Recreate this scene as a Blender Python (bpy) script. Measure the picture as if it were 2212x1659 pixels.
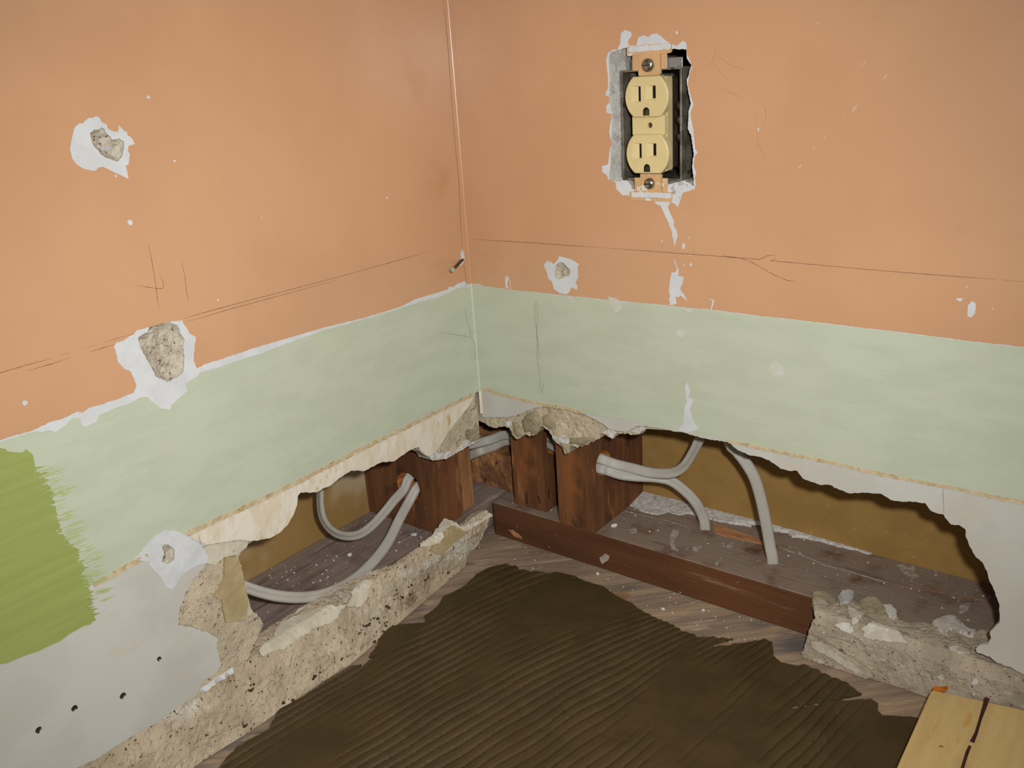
import bpy, bmesh, math, random
import numpy as np
from mathutils import Vector, Matrix, noise
from mathutils.geometry import delaunay_2d_cdt

for o in list(bpy.data.objects):
    bpy.data.objects.remove(o)
scene = bpy.context.scene
COL = scene.collection

# ------------------------------------------------------------------ camera
# World: metres. The room corner stands on the origin: wall_right is the plane y = 0 (runs along +x),
# wall_left is the plane x = 0 (runs along -y), the subfloor is z = 0.
F_PX, YAW, PITCH, ROLL = 1905.288, 0.6741, 0.34048, -0.06937
CAM = Vector((0.50966, -0.58897, 0.44645))
_fw = Vector((-math.sin(YAW)*math.cos(PITCH), math.cos(YAW)*math.cos(PITCH), -math.sin(PITCH)))
_r0 = Vector((math.cos(YAW), math.sin(YAW), 0)); _u0 = _r0.cross(_fw)
RT = math.cos(ROLL)*_r0 + math.sin(ROLL)*_u0
UP = -math.sin(ROLL)*_r0 + math.cos(ROLL)*_u0
FW = _fw
cd = bpy.data.cameras.new('camera'); cam = bpy.data.objects.new('camera', cd); COL.objects.link(cam)
cd.sensor_fit = 'HORIZONTAL'; cd.sensor_width = 36.0; cd.lens = F_PX/2212*36.0
cd.clip_start = 0.01; cd.clip_end = 50
cam.matrix_world = Matrix(((RT.x, UP.x, -FW.x, CAM.x), (RT.y, UP.y, -FW.y, CAM.y), (RT.z, UP.z, -FW.z, CAM.z), (0, 0, 0, 1)))
scene.camera = cam

# ------------------------------------------------------------------ light
w = bpy.data.worlds.new('room_ambient'); scene.world = w; w.use_nodes = True
bg = w.node_tree.nodes['Background']; bg.inputs[0].default_value = (1.0, 0.985, 0.98, 1); bg.inputs[1].default_value = 0.20

def area(name, loc, aim, sx, sy, power, col):
    l = bpy.data.lights.new(name, 'AREA'); l.shape = 'RECTANGLE'; l.size = sx; l.size_y = sy; l.energy = power; l.color = col
    o = bpy.data.objects.new(name, l); COL.objects.link(o); o.location = loc
    o.rotation_euler = (Vector(aim)-Vector(loc)).to_track_quat('-Z', 'Y').to_euler()
    return o
# the camera's own flash, up and to the right of the lens, with a beam that fades towards the edges
fl = bpy.data.lights.new('camera_flash', 'SPOT'); fl.energy = 18.0; fl.color = (0.97, 0.985, 1.0); fl.shadow_soft_size = 0.012
fl.spot_size = math.radians(100); fl.spot_blend = 1.0
flo = bpy.data.objects.new('camera_flash', fl); COL.objects.link(flo); flo.location = CAM + RT*0.042 + UP*0.034
flo.rotation_euler = (Vector((0.03, -0.045, 0.165))-flo.location).to_track_quat('-Z', 'Y').to_euler()
# added soft light from across the room to brighten the left wall, source unseen
area('side_fill', (3.0, -1.6, 1.5), (0, -0.3, 0.4), 1.2, 1.3, 12.0, (0.96, 0.985, 1.0))

vs = scene.view_settings
vs.view_transform = 'Standard'; vs.look = 'None'; vs.exposure = 0.0; vs.gamma = 1.0; vs.use_curve_mapping = False

# ------------------------------------------------------------------ helpers: photograph to place
def hit(p, ax, val):
    d = FW*F_PX + RT*(p[0]-1106) - UP*(p[1]-829.5)
    return CAM + d*((val-CAM[ax])/d[ax])
def pL(p, n=0.0):
    q = hit(p, 0, n); return (q.y, q.z)
def pR(p, n=0.0):
    q = hit(p, 1, -n); return (q.x, q.z)
def pF(p, n=0.0):
    q = hit(p, 2, n); return (q.x, q.y)
def LL(ps, n=0.0): return [pL(p, n) for p in ps]
def RR(ps, n=0.0): return [pR(p, n) for p in ps]
def FF(ps, n=0.0): return [pF(p, n) for p in ps]
CROP = {'A': (1250, 40, 3.771), 'B': (640, 800, 3.687), 'C': (1040, 820, 3.687), 'D': (380, 980, 3.16),
        'E': (1540, 900, 3.292), 'F': (1640, 1200, 3.614), 'G': (0, 1100, 2.967), 'H': (450, 1150, 2.765),
        'a': (130, 230, 9.76), 'b': (220, 670, 7.54), 'c': (900, 480, 5.53), 'd': (1400, 440, 5.53),
        'e': (0, 500, 3.606), 'f': (0, 900, 4.148), 'g': (1150, 1150, 3.687), 'i': (1500, 0, 2.1826),
        'j': (960, 860, 4.88), 'k': (1850, 1450, 6.11)}
def Z(k, *ps):
    ox, oy, s = CROP[k]
    return [(ox+x/s, oy+y/s) for x, y in ps]
FR = {'L': lambda u, v, n: (n, u, v), 'R': lambda u, v, n: (u, -n, v), 'F': lambda u, v, n: (u, v, n)}

def jag(ps, amp=0.0006, seg=0.002, seed=0, closed=False):
    """break a polyline into short pieces that wander sideways"""
    rnd = random.Random(seed); out = []
    m = len(ps); n = m if closed else m-1
    for i in range(n):
        a = Vector(ps[i]); b = Vector(ps[(i+1) % m]); L = (b-a).length
        if L < 1e-7: continue
        k = max(1, int(L/seg)); nn = Vector((-(b-a).y, (b-a).x))/L
        for j in range(k):
            t = j/k
            off = 0 if j == 0 else rnd.uniform(-1, 1)*amp
            q = a.lerp(b, t)+nn*off
            out.append((q.x, q.y))
    if not closed: out.append(tuple(ps[-1]))
    return out
def circle(c, r, k=16, ry=None, seed=None, amp=0.0):
    rnd = random.Random(seed)
    return [(c[0]+r*(1+rnd.uniform(-amp, amp))*math.cos(2*math.pi*i/k), c[1]+(ry or r)*(1+rnd.uniform(-amp, amp))*math.sin(2*math.pi*i/k)) for i in range(k)]

def cdt(outer, holes=(), pts=()):
    vs, es = [], []
    for loop in [outer]+list(holes):
        b = len(vs); k = len(loop)
        vs += [Vector((p[0]*1000, p[1]*1000)) for p in loop]
        es += [(b+i, b+(i+1) % k) for i in range(k)]
    vs += [Vector((p[0]*1000, p[1]*1000)) for p in pts]
    ne = len(es)
    r = delaunay_2d_cdt(vs, es, [], 0, 1e-4, False)
    V, Fc = r[0], r[2]
    # keep what lies inside the outline and outside the holes (even-odd)
    va = np.array([(p.x, p.y) for p in V]); fa = np.array([f[:3] for f in Fc]); ce = va[fa].mean(axis=1)
    ins = np.zeros(len(fa), bool)
    for a, b in es:
        ax, ay = vs[a]; bx, by = vs[b]
        if ay == by: continue
        m = (ay > ce[:, 1]) != (by > ce[:, 1])
        ins ^= m & (ce[:, 0] < (bx-ax)*(ce[:, 1]-ay)/(by-ay)+ax)
    Fc = [Fc[i] for i in np.nonzero(ins)[0]]
    used = {}; vv = []; ff = []
    for f in Fc:
        g = []
        for i in f:
            if i not in used:
                used[i] = len(vv); vv.append((V[i].x/1000, V[i].y/1000))
            g.append(used[i])
        a, b, c = [vv[i] for i in g[:3]]
        if (b[0]-a[0])*(c[1]-a[1])-(b[1]-a[1])*(c[0]-a[0]) < 0: g.reverse()
        ff.append(g)
    return vv, ff
def gridpts(loop, step, seed=0, box=None):
    rnd = random.Random(seed)
    us = [p[0] for p in loop]; vs_ = [p[1] for p in loop]
    u0, u1, v0, v1 = box or (min(us), max(us), min(vs_), max(vs_))
    u0 = max(u0, min(us)); u1 = min(u1, max(us)); v0 = max(v0, min(vs_)); v1 = min(v1, max(vs_))
    out = []; v = v0+step/2
    while v < v1:
        u = u0+step/2
        while u < u1:
            out.append((u+rnd.uniform(-.2, .2)*step, v+rnd.uniform(-.2, .2)*step)); u += step
        v += step
    return out

def link(name, me, mat, parent=None, smooth=False):
    o = bpy.data.objects.new(name, me); COL.objects.link(o)
    if mat: me.materials.append(mat)
    if smooth: me.polygons.foreach_set('use_smooth', [True]*len(me.polygons))
    if parent:
        o.parent = parent
        pl = Vector((0, 0, 0)); q = parent
        while q: pl += q.location; q = q.parent
        me.transform(Matrix.Translation(-pl))
    return o
def mesh(name, vs_, fs, mat, parent=None, smooth=False):
    me = bpy.data.meshes.new(name); me.from_pydata([tuple(v) for v in vs_], [], fs); me.update()
    return link(name, me, mat, parent, smooth)
def tag(o, label=None, cat=None, group=None, kind=None):
    if label: o['label'] = label
    if cat: o['category'] = cat
    if group: o['group'] = group
    if kind: o['kind'] = kind
    return o
def empty(name, loc):
    o = bpy.data.objects.new(name, None); COL.objects.link(o); o.location = loc; o.empty_display_size = .02
    return o

def slab(name, fr, outer, holes, n0, n1, mat, parent=None, step=None, disp=None, smooth=False, box=None, back=False, rows=1, jit=0.0, seed=1, bevel=None):
    """a plate with a traced outline: front at n1 (+disp), broken edge down to n0"""
    to3 = fr if callable(fr) else FR[fr]
    pts = gridpts(outer, step, seed, box) if step else ()
    vv, ff = cdt(outer, holes, pts)
    dz = (lambda u, v: n1+disp(u, v)) if disp else (lambda u, v: n1)
    V = [to3(u, v, dz(u, v)) for u, v in vv]; Fs = [tuple(f) for f in ff]
    if abs(n1-n0) > 1e-7:
        cnt = {}
        for f in ff:
            for i in range(len(f)):
                a, b = f[i], f[(i+1) % len(f)]
                cnt[(a, b)] = 1
        rnd = random.Random(seed)
        bd = [e for e in cnt if (e[1], e[0]) not in cnt]
        ring = {}
        for a, b in bd:
            for i in (a, b):
                if i in ring: continue
                u, v = vv[i]; top = dz(u, v); ids = []
                for k in range(rows+1):
                    t = k/rows; n = top+(n0-top)*t
                    j = jit if 0 < k else 0
                    ids.append(len(V)); V.append(to3(u+rnd.uniform(-j, j), v+rnd.uniform(-j, j), n))
                ring[i] = ids
        for a, b in bd:
            for k in range(rows):
                Fs.append((ring[b][k], ring[a][k], ring[a][k+1], ring[b][k+1]))
        if back:
            m = {}
            for f in ff:
                g = []
                for i in f:
                    if i in ring: g.append(ring[i][-1])
                    else:
                        if i not in m:
                            m[i] = len(V); V.append(to3(vv[i][0], vv[i][1], n0))
                        g.append(m[i])
                Fs.append(tuple(reversed(g)))
    return mesh(name, V, Fs, mat, parent, smooth)

def fbm(u, v, s, seed=0.0, oct=4):
    a = 0; amp = 1.0; t = 0
    for k in range(oct):
        a += amp*noise.noise(Vector((u*s+seed*7.3, v*s-seed*3.1, seed*1.7+k*5.2))); t += amp; amp *= .55; s *= 2.1
    return a/t
def pdist(u, v, loop):
    p = Vector((u, v)); best = 1e9
    for i in range(len(loop)):
        a = Vector(loop[i]); b = Vector(loop[(i+1) % len(loop)]); d = b-a
        t = 0 if d.length_squared == 0 else max(0, min(1, (p-a).dot(d)/d.length_squared))
        best = min(best, (a+d*t-p).length)
    return best

def box(name, lo, hi, mat, parent=None, bev=0.0, seg=2):
    bm = bmesh.new(); bmesh.ops.create_cube(bm, size=1)
    for v in bm.verts:
        v.co = Vector([(lo[i]+hi[i])/2+v.co[i]*(hi[i]-lo[i]) for i in range(3)])
    if bev: bmesh.ops.bevel(bm, geom=bm.edges[:], offset=bev, segments=seg, affect='EDGES', profile=.5)
    me = bpy.data.meshes.new(name); bm.to_mesh(me); bm.free()
    return link(name, me, mat, parent)

def stroke(name, fr, ps, width, mat, parent, n=0.00045, taper=True, seed=0, amp=0.0):
    """a thin drawn or cracked line lying on a surface"""
    to3 = FR[fr]; q = jag(ps, amp, .003, seed) if amp else ps
    rnd = random.Random(seed); V = []; Fs = []
    for i, p in enumerate(q):
        a = Vector(q[max(0, i-1)]); b = Vector(q[min(len(q)-1, i+1)]); d = (b-a).normalized(); nn = Vector((-d.y, d.x))
        e = width*.5*(.75+.5*rnd.random())
        if taper and (i == 0 or i == len(q)-1): e *= .3
        c = Vector(p)
        V += [to3(c.x+nn.x*e, c.y+nn.y*e, n), to3(c.x-nn.x*e, c.y-nn.y*e, n)]
    for i in range(len(q)-1): Fs.append((2*i, 2*i+1, 2*i+3, 2*i+2))
    return mesh(name, V, Fs, mat, parent)

# ------------------------------------------------------------------ materials
def lin(c): return tuple(((x/255+.055)/1.055)**2.4 if x/255 > .04045 else x/255/12.92 for x in c)
def A(c, k=1.0):
    """surface colour of something that reads as c (0-255) in the light of the place"""
    return tuple(min(.92, x*k) for x in lin(c))+(1,)
def mat(name, c1, c2=None, vs_=30, lo=.4, hi=.6, det=6, stretch=(1, 1, 1), rough=.75, spec=.25, bump=0.0, bs=300, bstretch=None,
        bdet=6, specks=(), metal=0.0, k=1.0, dust=None, dist=0.0, coat=0.0, rot=0.0):
    m = bpy.data.materials.new(name); m.use_nodes = True; nt = m.node_tree; N = nt.nodes; Lk = nt.links
    b = N['Principled BSDF']; b.inputs['Roughness'].default_value = rough; b.inputs['Metallic'].default_value = metal
    b.inputs['Specular IOR Level'].default_value = spec
    if coat: b.inputs['Coat Weight'].default_value = coat; b.inputs['Coat Roughness'].default_value = .2
    tc = N.new('ShaderNodeTexCoord')
    def noi(scale, st, detail=6, seed=0.0, kind='noise', ds=0.0):
        mp = N.new('ShaderNodeMapping'); mp.inputs['Scale'].default_value = st; mp.inputs['Location'].default_value = (seed*.37, seed*.21, seed*.53); mp.vector_type = 'POINT'
        src = tc.outputs['Object']
        if rot:
            vr = N.new('ShaderNodeVectorRotate'); vr.rotation_type = 'Z_AXIS'; vr.inputs['Angle'].default_value = rot; Lk.new(src, vr.inputs[0]); src = vr.outputs[0]
        Lk.new(src, mp.inputs[0])
        t = N.new('ShaderNodeTexNoise'); t.inputs['Scale'].default_value = scale; t.inputs['Detail'].default_value = detail
        t.inputs['Roughness'].default_value = .6; t.inputs['Distortion'].default_value = ds
        Lk.new(mp.outputs[0], t.inputs['Vector']); return t.outputs['Fac']
    def ramp(src, a, c):
        r = N.new('ShaderNodeMapRange'); r.inputs['From Min'].default_value = a; r.inputs['From Max'].default_value = c
        r.interpolation_type = 'SMOOTHSTEP'
        Lk.new(src, r.inputs['Value']); return r.outputs[0]
    def mix(fac, x, y):
        q = N.new('ShaderNodeMix'); q.data_type = 'RGBA'; Lk.new(fac, q.inputs[0])
        for s, i in ((x, 6), (y, 7)):
            if isinstance(s, tuple): q.inputs[i].default_value = s
            else: Lk.new(s, q.inputs[i])
        return q.outputs[2]
    col = A(c1, k)
    if c2: col = mix(ramp(noi(vs_, stretch, det, ds=dist), lo, hi), A(c1, k), A(c2, k))
    if dust:  # settled dust on faces that look up
        c, a, d, amt = dust
        g = N.new('ShaderNodeNewGeometry'); sx = N.new('ShaderNodeSeparateXYZ'); Lk.new(g.outputs['Normal'], sx.inputs[0])
        f = ramp(sx.outputs['Z'], .5, .9); mm = N.new('ShaderNodeMath'); mm.operation = 'MULTIPLY'
        Lk.new(f, mm.inputs[0]); Lk.new(ramp(noi(35, (1, 1, 1), 6, 9.1), a, d), mm.inputs[1])
        m2 = N.new('ShaderNodeMath'); m2.operation = 'MULTIPLY'; m2.inputs[1].default_value = amt; Lk.new(mm.outputs[0], m2.inputs[0])
        col = mix(m2.outputs[0], col, A(c, k))
    for i, sp in enumerate(specks):
        c, s, a, d = sp[:4]; st = sp[4] if len(sp) > 4 else (1, 1, 1); de = sp[5] if len(sp) > 5 else 3
        col = mix(ramp(noi(s, st, de, 3.0+i*2.7), a, d), col, A(c, k))
    if isinstance(col, tuple): b.inputs['Base Color'].default_value = col
    else: Lk.new(col, b.inputs['Base Color'])
    if bump:
        bp = N.new('ShaderNodeBump'); bp.inputs['Strength'].default_value = min(1, bump); bp.inputs['Distance'].default_value = .001*max(1, bump)
        Lk.new(noi(bs, bstretch or stretch, bdet, 5.5), bp.inputs['Height']); Lk.new(bp.outputs[0], b.inputs['Normal'])
    return m

M = {}
M['orange'] = mat('orange_wall_paint', (195, 149, 111), (190, 144, 107), 7, rough=.25, spec=.5, bump=.05, bs=50, bdet=3,
                  specks=[((184, 136, 96), 11, .66, .82)])
M['green'] = mat('pale_green_paint', (181, 186, 162), (176, 181, 157), 22, stretch=(1, 1, 3), rough=.5, spec=.35, bump=.10, bs=90, bstretch=(.25, .25, 9), bdet=4,
                 specks=[((182, 184, 158), 9, .5, .85)])
M['lime'] = mat('lime_green_paint', (147, 156, 86), (142, 151, 82), 30, stretch=(1, .4, 6), rough=.42, spec=.4, bump=.10, bs=100, bstretch=(.3, .3, 10),
                specks=[((154, 162, 98), 40, .62, .80, (1, .2, 8))])
M['lime_thin'] = mat('thin_lime_stroke', (174, 182, 132), (158, 168, 102), 120, stretch=(1, .3, 12), rough=.5)
M['skim'] = mat('white_finish_plaster', (189, 186, 175), (183, 178, 166), 14, rough=.55, spec=.35, bump=.10, bs=90,
                specks=[((190, 178, 154), 26, .60, .80, (1, 1, 2.5)), ((180, 164, 138), 60, .70, .82)])
M['chip'] = mat('white_primer', (200, 200, 198), (193, 193, 191), 60, rough=.65, bump=.2, bs=200)
M['scuffpale'] = mat('pale_scuff_plaster', (192, 189, 176), (184, 184, 166), 90, rough=.6)
M['cream'] = mat('cream_plaster_edge', (212, 203, 184), (205, 191, 165), 40, stretch=(2, 2, .6), rough=.65, bump=.2, bs=160,
                 specks=[((184, 158, 116), 55, .62, .74, (2, 2, .7))])
M['caulk'] = mat('brown_caulk_line', (176, 152, 112), (196, 180, 146), 120, lo=.35, hi=.65, rough=.7, bump=.4, bs=400,
                 specks=[((140, 112, 72), 160, .62, .72)])
M['core'] = mat('sandy_base_coat_plaster', (202, 186, 158), (184, 168, 142), 45, rough=.9, spec=.1, bump=1.2, bs=700,
                specks=[((120, 106, 92), 260, .60, .68), ((60, 52, 48), 520, .645, .69), ((206, 186, 150), 330, .62, .70)])
M['grey_core'] = mat('grey_broken_plaster', (176, 174, 168), (156, 152, 144), 70, rough=.9, spec=.1, bump=.7, bs=700,
                     specks=[((104, 98, 92), 420, .64, .72), ((186, 174, 146), 90, .62, .78)])
M['crater'] = mat('sandy_crater', (196, 186, 164), (172, 160, 142), 150, rough=.9, spec=.1, bump=1.0, bs=900,
                  specks=[((96, 80, 66), 420, .61, .66), ((150, 110, 70), 210, .66, .72)])
M['remnant'] = mat('dirty_base_coat_plaster', (196, 178, 150), (172, 154, 128), 34, lo=.35, hi=.65, rough=.92, spec=.08, bump=1.6, bs=500,
                   specks=[((204, 196, 178), 20, .52, .68, (1, .6, 1.6), 9), ((124, 98, 66), 30, .60, .74, (1, .6, 1.4), 9), ((96, 78, 62), 120, .66, .74), ((82, 66, 52), 330, .62, .68)])
M['chunk'] = mat('grey_brown_broken_plaster', (178, 163, 140), (158, 144, 123), 40, rough=.92, spec=.08, bump=1.4, bs=550,
                 specks=[((190, 176, 150), 45, .58, .70), ((100, 88, 76), 120, .64, .72), ((62, 54, 48), 480, .64, .69)])
M['key'] = mat('smooth_squeezed_plaster', (158, 144, 112), (138, 126, 100), 60, rough=.8, bump=.5, bs=260,
               specks=[((112, 100, 80), 160, .62, .72)])
M['tan'] = mat('tan_lath_paper', (172, 154, 116), (160, 140, 100), 40, rough=.85, bump=.2, bs=300)
M['flake'] = mat('ivory_plaster_flake', (196, 188, 166), (184, 174, 150), 60, rough=.75, bump=.5, bs=240, specks=[((160, 146, 120), 90, .62, .74)])
M['paper'] = mat('brown_lath_paper', (152, 118, 64), (144, 111, 60), 30, rough=.7, spec=.25, bump=.08, bs=200,
                 specks=[((170, 146, 104), 12, .60, .85)])
M['paperL'] = mat('dusty_brown_lath_paper', (152, 120, 70), (146, 114, 66), 30, rough=.75, spec=.2, bump=.08, bs=200, specks=[((176, 156, 124), 10, .52, .72)])
M['lathcore'] = mat('lath_core', (190, 180, 160), (170, 158, 136), 90, rough=.9, bump=.8, bs=600)
M['stud'] = mat('old_brown_stud_timber', (118, 76, 47), (86, 54, 34), 26, lo=.35, hi=.68, stretch=(2, 2, .25), rough=.8, spec=.15, bump=.9, bs=110, bstretch=(4, 4, .5),
                specks=[((148, 102, 66), 34, .60, .76, (2, 2, .5)), ((60, 40, 28), 30, .56, .72, (1.5, 1.5, .7), 8), ((172, 144, 118), 80, .68, .82), ((134, 82, 44), 18, .60, .75, (1, 1, .6))])
M['strip'] = mat('pale_brown_strip_timber', (164, 116, 74), (120, 80, 50), 30, lo=.35, hi=.68, stretch=(2, 2, .3), rough=.8, spec=.15, bump=.9, bs=110, bstretch=(4, 4, .5),
                specks=[((66, 42, 28), 34, .60, .72, (1.5, 1.5, .6), 8)])
M['block'] = mat('rough_end_grain_block', (164, 116, 72), (116, 78, 50), 50, lo=.38, hi=.62, rough=.85, bump=1.6, bs=200,
                 specks=[((70, 50, 36), 60, .60, .72), ((186, 146, 104), 90, .64, .76)])
M['hole'] = mat('fresh_drilled_wood', (190, 122, 62), (150, 88, 42), 90, stretch=(1, 1, 3), rough=.7)
M['plateR'] = mat('dark_stained_sole_plate', (100, 62, 36), (80, 49, 30), 24, lo=.35, hi=.68, stretch=(.25, 2, 2), rough=.75, spec=.2, bump=.7, bs=90, bstretch=(.3, 5, 5),
                  specks=[((80, 60, 47), 24, .58, .74, (.3, 4, 3), 8), ((140, 118, 98), 26, .62, .80, (.4, 3, 3), 8), ((196, 184, 168), 150, .72, .80)], dust=((140, 122, 106), .22, .52, .95))
M['plateL'] = mat('dusty_grey_sole_plate', (136, 114, 98), (108, 90, 80), 30, lo=.35, hi=.68, stretch=(3, .25, 2), rough=.8, spec=.15, bump=1.0, bs=90, bstretch=(6, .2, 4),
                  specks=[((88, 78, 76), 26, .52, .68, (5, .35, 2), 8), ((178, 164, 150), 30, .60, .78, (3, .5, 2), 8), ((206, 198, 186), 90, .68, .78)], dust=((150, 132, 120), .28, .60, .70))
M['plank'] = mat('worn_subfloor_plank', (180, 152, 122), (134, 114, 96), 26, lo=.30, hi=.66, stretch=(.3, 2.2, 1), rough=.85, spec=.12, bump=.8, bs=120, bstretch=(.4, 5, 1), rot=-.768,
                 specks=[((102, 96, 90), 16, .54, .70, (.5, 1.6, 1)), ((186, 160, 128), 45, .60, .76, (.5, 2, 1)), ((140, 104, 74), 22, .62, .76), ((214, 206, 192), 210, .74, .80)])
M['mortar'] = mat('dark_olive_thinset', (74, 59, 34), (68, 54, 31), 30, rough=.5, spec=.25, bump=.35, bs=500,
                  specks=[((120, 92, 56), 260, .74, .80)])
M['pine'] = mat('fresh_pine', (200, 170, 112), (190, 160, 104), 22, lo=.35, hi=.65, stretch=(5, .6, 1), rough=.55, spec=.3, bump=.08, bs=200, bstretch=(6, .5, 1),
                specks=[((190, 146, 76), 26, .62, .78, (3, .9, 1)), ((176, 148, 98), 14, .60, .76, (2, 1, 1))])
M['streak'] = mat('dark_resin_streak', (70, 34, 26), (52, 26, 20), 80, rough=.7)
M['bark'] = mat('orange_bark', (190, 110, 34), (150, 84, 26), 160, rough=.8)
M['cable'] = mat('grey_white_cable_sheath', (172, 165, 152), (163, 156, 144), 25, rough=.5, spec=.35, bump=.05, bs=300,
                 specks=[((134, 124, 110), 70, .66, .80)])
M['ivory'] = mat('ivory_plastic', (206, 186, 134), (201, 181, 130), 40, rough=.32, spec=.5)
M['rearbody'] = mat('brown_rear_housing', (74, 62, 48), (58, 48, 38), 60, rough=.5)
M['slot'] = mat('dark_slot', (46, 36, 28), rough=.7)
M['brass'] = mat('slot_contact_brass', (96, 82, 62), rough=.4, metal=.8)
M['steel'] = mat('galvanised_steel', (150, 150, 148), (118, 116, 110), 120, rough=.32, spec=.5, metal=.5, bump=.1, bs=300,
                 specks=[((92, 84, 72), 90, .60, .72)])
M['boxsteel'] = mat('tarnished_box_steel', (128, 122, 108), (92, 86, 74), 90, rough=.38, metal=.35, spec=.5, bump=.15, bs=260,
                    specks=[((66, 58, 48), 120, .60, .70)])
M['strap'] = mat('paint_spattered_strap', (190, 152, 108), (200, 160, 112), 90, rough=.45, spec=.45,
                 specks=[((206, 198, 180), 80, .60, .66), ((150, 142, 128), 140, .66, .72)])
M['dirt'] = mat('dark_dirt', (92, 66, 44), (62, 46, 34), 300, rough=.95, spec=.05)
M['screw'] = mat('zinc_screw', (176, 174, 160), (140, 134, 118), 200, rough=.25, metal=.95)
M['pencil'] = mat('pencil_mark', (120, 84, 62), (150, 108, 80), 300, rough=.6)
M['faint'] = mat('faint_pencil_mark', (176, 128, 92), rough=.6)
M['graphite'] = mat('pencil_on_green', (124, 126, 108), (148, 152, 130), 300, rough=.6)
M['crack'] = mat('hairline_crack', (120, 88, 66), rough=.9)
M['nailhole'] = mat('dark_nail_hole', (58, 40, 28), (40, 28, 20), 300, rough=.9)
M['nail'] = mat('rusty_nail', (96, 74, 54), (70, 52, 38), 500, rough=.5, metal=.5)
M['nailhead'] = mat('nail_head', (170, 176, 156), rough=.4, metal=.4)
M['scuffwhite'] = mat('dirty_white_plaster', (200, 194, 181), (182, 172, 154), 70, rough=.8, bump=.8, bs=400, specks=[((134, 120, 100), 160, .62, .72)])
M['dustwhite'] = mat('white_plaster_dust', (216, 211, 203), (194, 186, 174), 200, rough=.95, spec=.05, bump=1.0, bs=900,
                     specks=[((140, 124, 108), 240, .64, .72)])

H_PL = 0.0368; T_PL = 0.0205; BK = 0.1105     # sole plate height, depth of the stud face behind the wall face, cavity back

# ================================================================== SETTING: left wall
lipL = Z('D', (495, 600), (570, 590), (650, 575), (700, 545), (760, 490), (800, 420), (825, 350), (830, 290), (850, 265), (900, 265), (960, 265),
         (1000, 240), (1060, 215), (1110, 170), (1150, 145), (1200, 115), (1290, 118)) + \
       Z('B', (640, 750), (690, 730), (780, 725), (840, 680), (900, 640), (970, 610), (985, 640), (1020, 670), (1060, 690), (1110, 650), (1150, 590), (1200, 500),
         (1280, 400), (1370, 290), (1400, 240), (1440, 120))
skim_low = Z('G', (490, 1659), (620, 1600), (790, 1490), (880, 1440), (1000, 1370), (1130, 1280), (1260, 1190), (1300, 1100), (1370, 1060), (1420, 1000), (1390, 880),
             (1400, 830), (1330, 790), (1240, 760), (1140, 740), (1150, 650), (1190, 530), (1230, 460), (1310, 370), (1330, 320)) + \
           [(448, 1201), (437, 1182), (453, 1176), (500, 1170), (519, 1167)]
WU, WV = 1.5, 1.2
edgeL = jag(LL(skim_low+lipL), .00045, .0018, 3)
edgeL = [(min(u, -.0008), v) for u, v in edgeL]
skimL = [(0, WV), (-WU, WV), (-WU, .05)]+edgeL+[(0, edgeL[-1][1])]
cr1 = jag(LL(Z('a', (630, 560), (700, 490), (780, 490), (870, 440), (940, 490), (960, 560), (1060, 640), (1080, 690), (1180, 690), (1240, 670), (1330, 730), (1350, 790),
      (1330, 920), (1290, 1080), (1200, 1170), (1100, 1130), (950, 1080), (840, 1000), (800, 920), (680, 800), (650, 680))), .0003, .0012, 4, True)
cr2 = jag(LL(Z('b', (590, 440), (740, 360), (780, 270), (900, 220), (1080, 190), (1230, 240), (1290, 400), (1350, 480), (1330, 560), (1340, 800), (1330, 1000), (1280, 1050),
      (1120, 1150), (1060, 1170), (960, 1120), (880, 1090), (820, 960), (770, 870), (690, 730), (640, 640), (600, 520))), .0003, .0012, 5, True)
cr3 = jag(LL(Z('f', (1440, 1150), (1500, 1140), (1560, 1190), (1555, 1280), (1500, 1320), (1450, 1300), (1465, 1210))), .0002, .001, 6, True)
nhL = [circle(pL(p), r, 12, r*1.05, i, .1) for i, (p, r) in enumerate([((344, 1423), .0016), ((161, 1530), .0020), ((84, 1577), .0021), ((266, 1503), .0022)])]
wall_left = slab('wall_left', 'L', skimL, [cr1, cr2, cr3]+nhL, -.004, 0, M['skim'], step=.03, rows=2, jit=.0003)
tag(wall_left, 'left plaster wall, orange over pale green, broken open at the bottom', 'wall', kind='structure')

# base coat behind the finish coat; its outline is the real edge of the hole
holeL_left = Z('D', (500, 605), (440, 655), (415, 695), (430, 750), (465, 870), (490, 990), (500, 1050), (560, 1110), (590, 1165))
remTop = Z('D', (640, 1150), (700, 1125), (760, 1085), (830, 1055), (860, 1030), (900, 1012), (1000, 965), (1100, 915), (1200, 870), (1300, 835), (1400, 800), (1500, 765), (1620, 690),
           (1700, 640), (1770, 600), (1790, 570), (1820, 530), (1840, 480), (1860, 470), (1900, 490), (1950, 530), (2020, 480), (2080, 430), (2130, 410), (2160, 440))
coreCorner = Z('B', (1495, 440), (1480, 520), (1440, 530), (1370, 590), (1290, 640), (1200, 700), (1130, 690), (1080, 715), (1062, 688))
hl = LL(holeL_left, -.006)+[(-.30, .03), (0.0, .03)]+[(0.0, pL(coreCorner[0], -.004)[1])]+LL(coreCorner, -.004)+[(u, v+.001) for u, v in LL(list(reversed(lipL[:26])), -.004)]
hl = [(min(u, 0.0), v) for u, v in hl]
hl = jag(hl, .0007, .002, 8, True)
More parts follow.
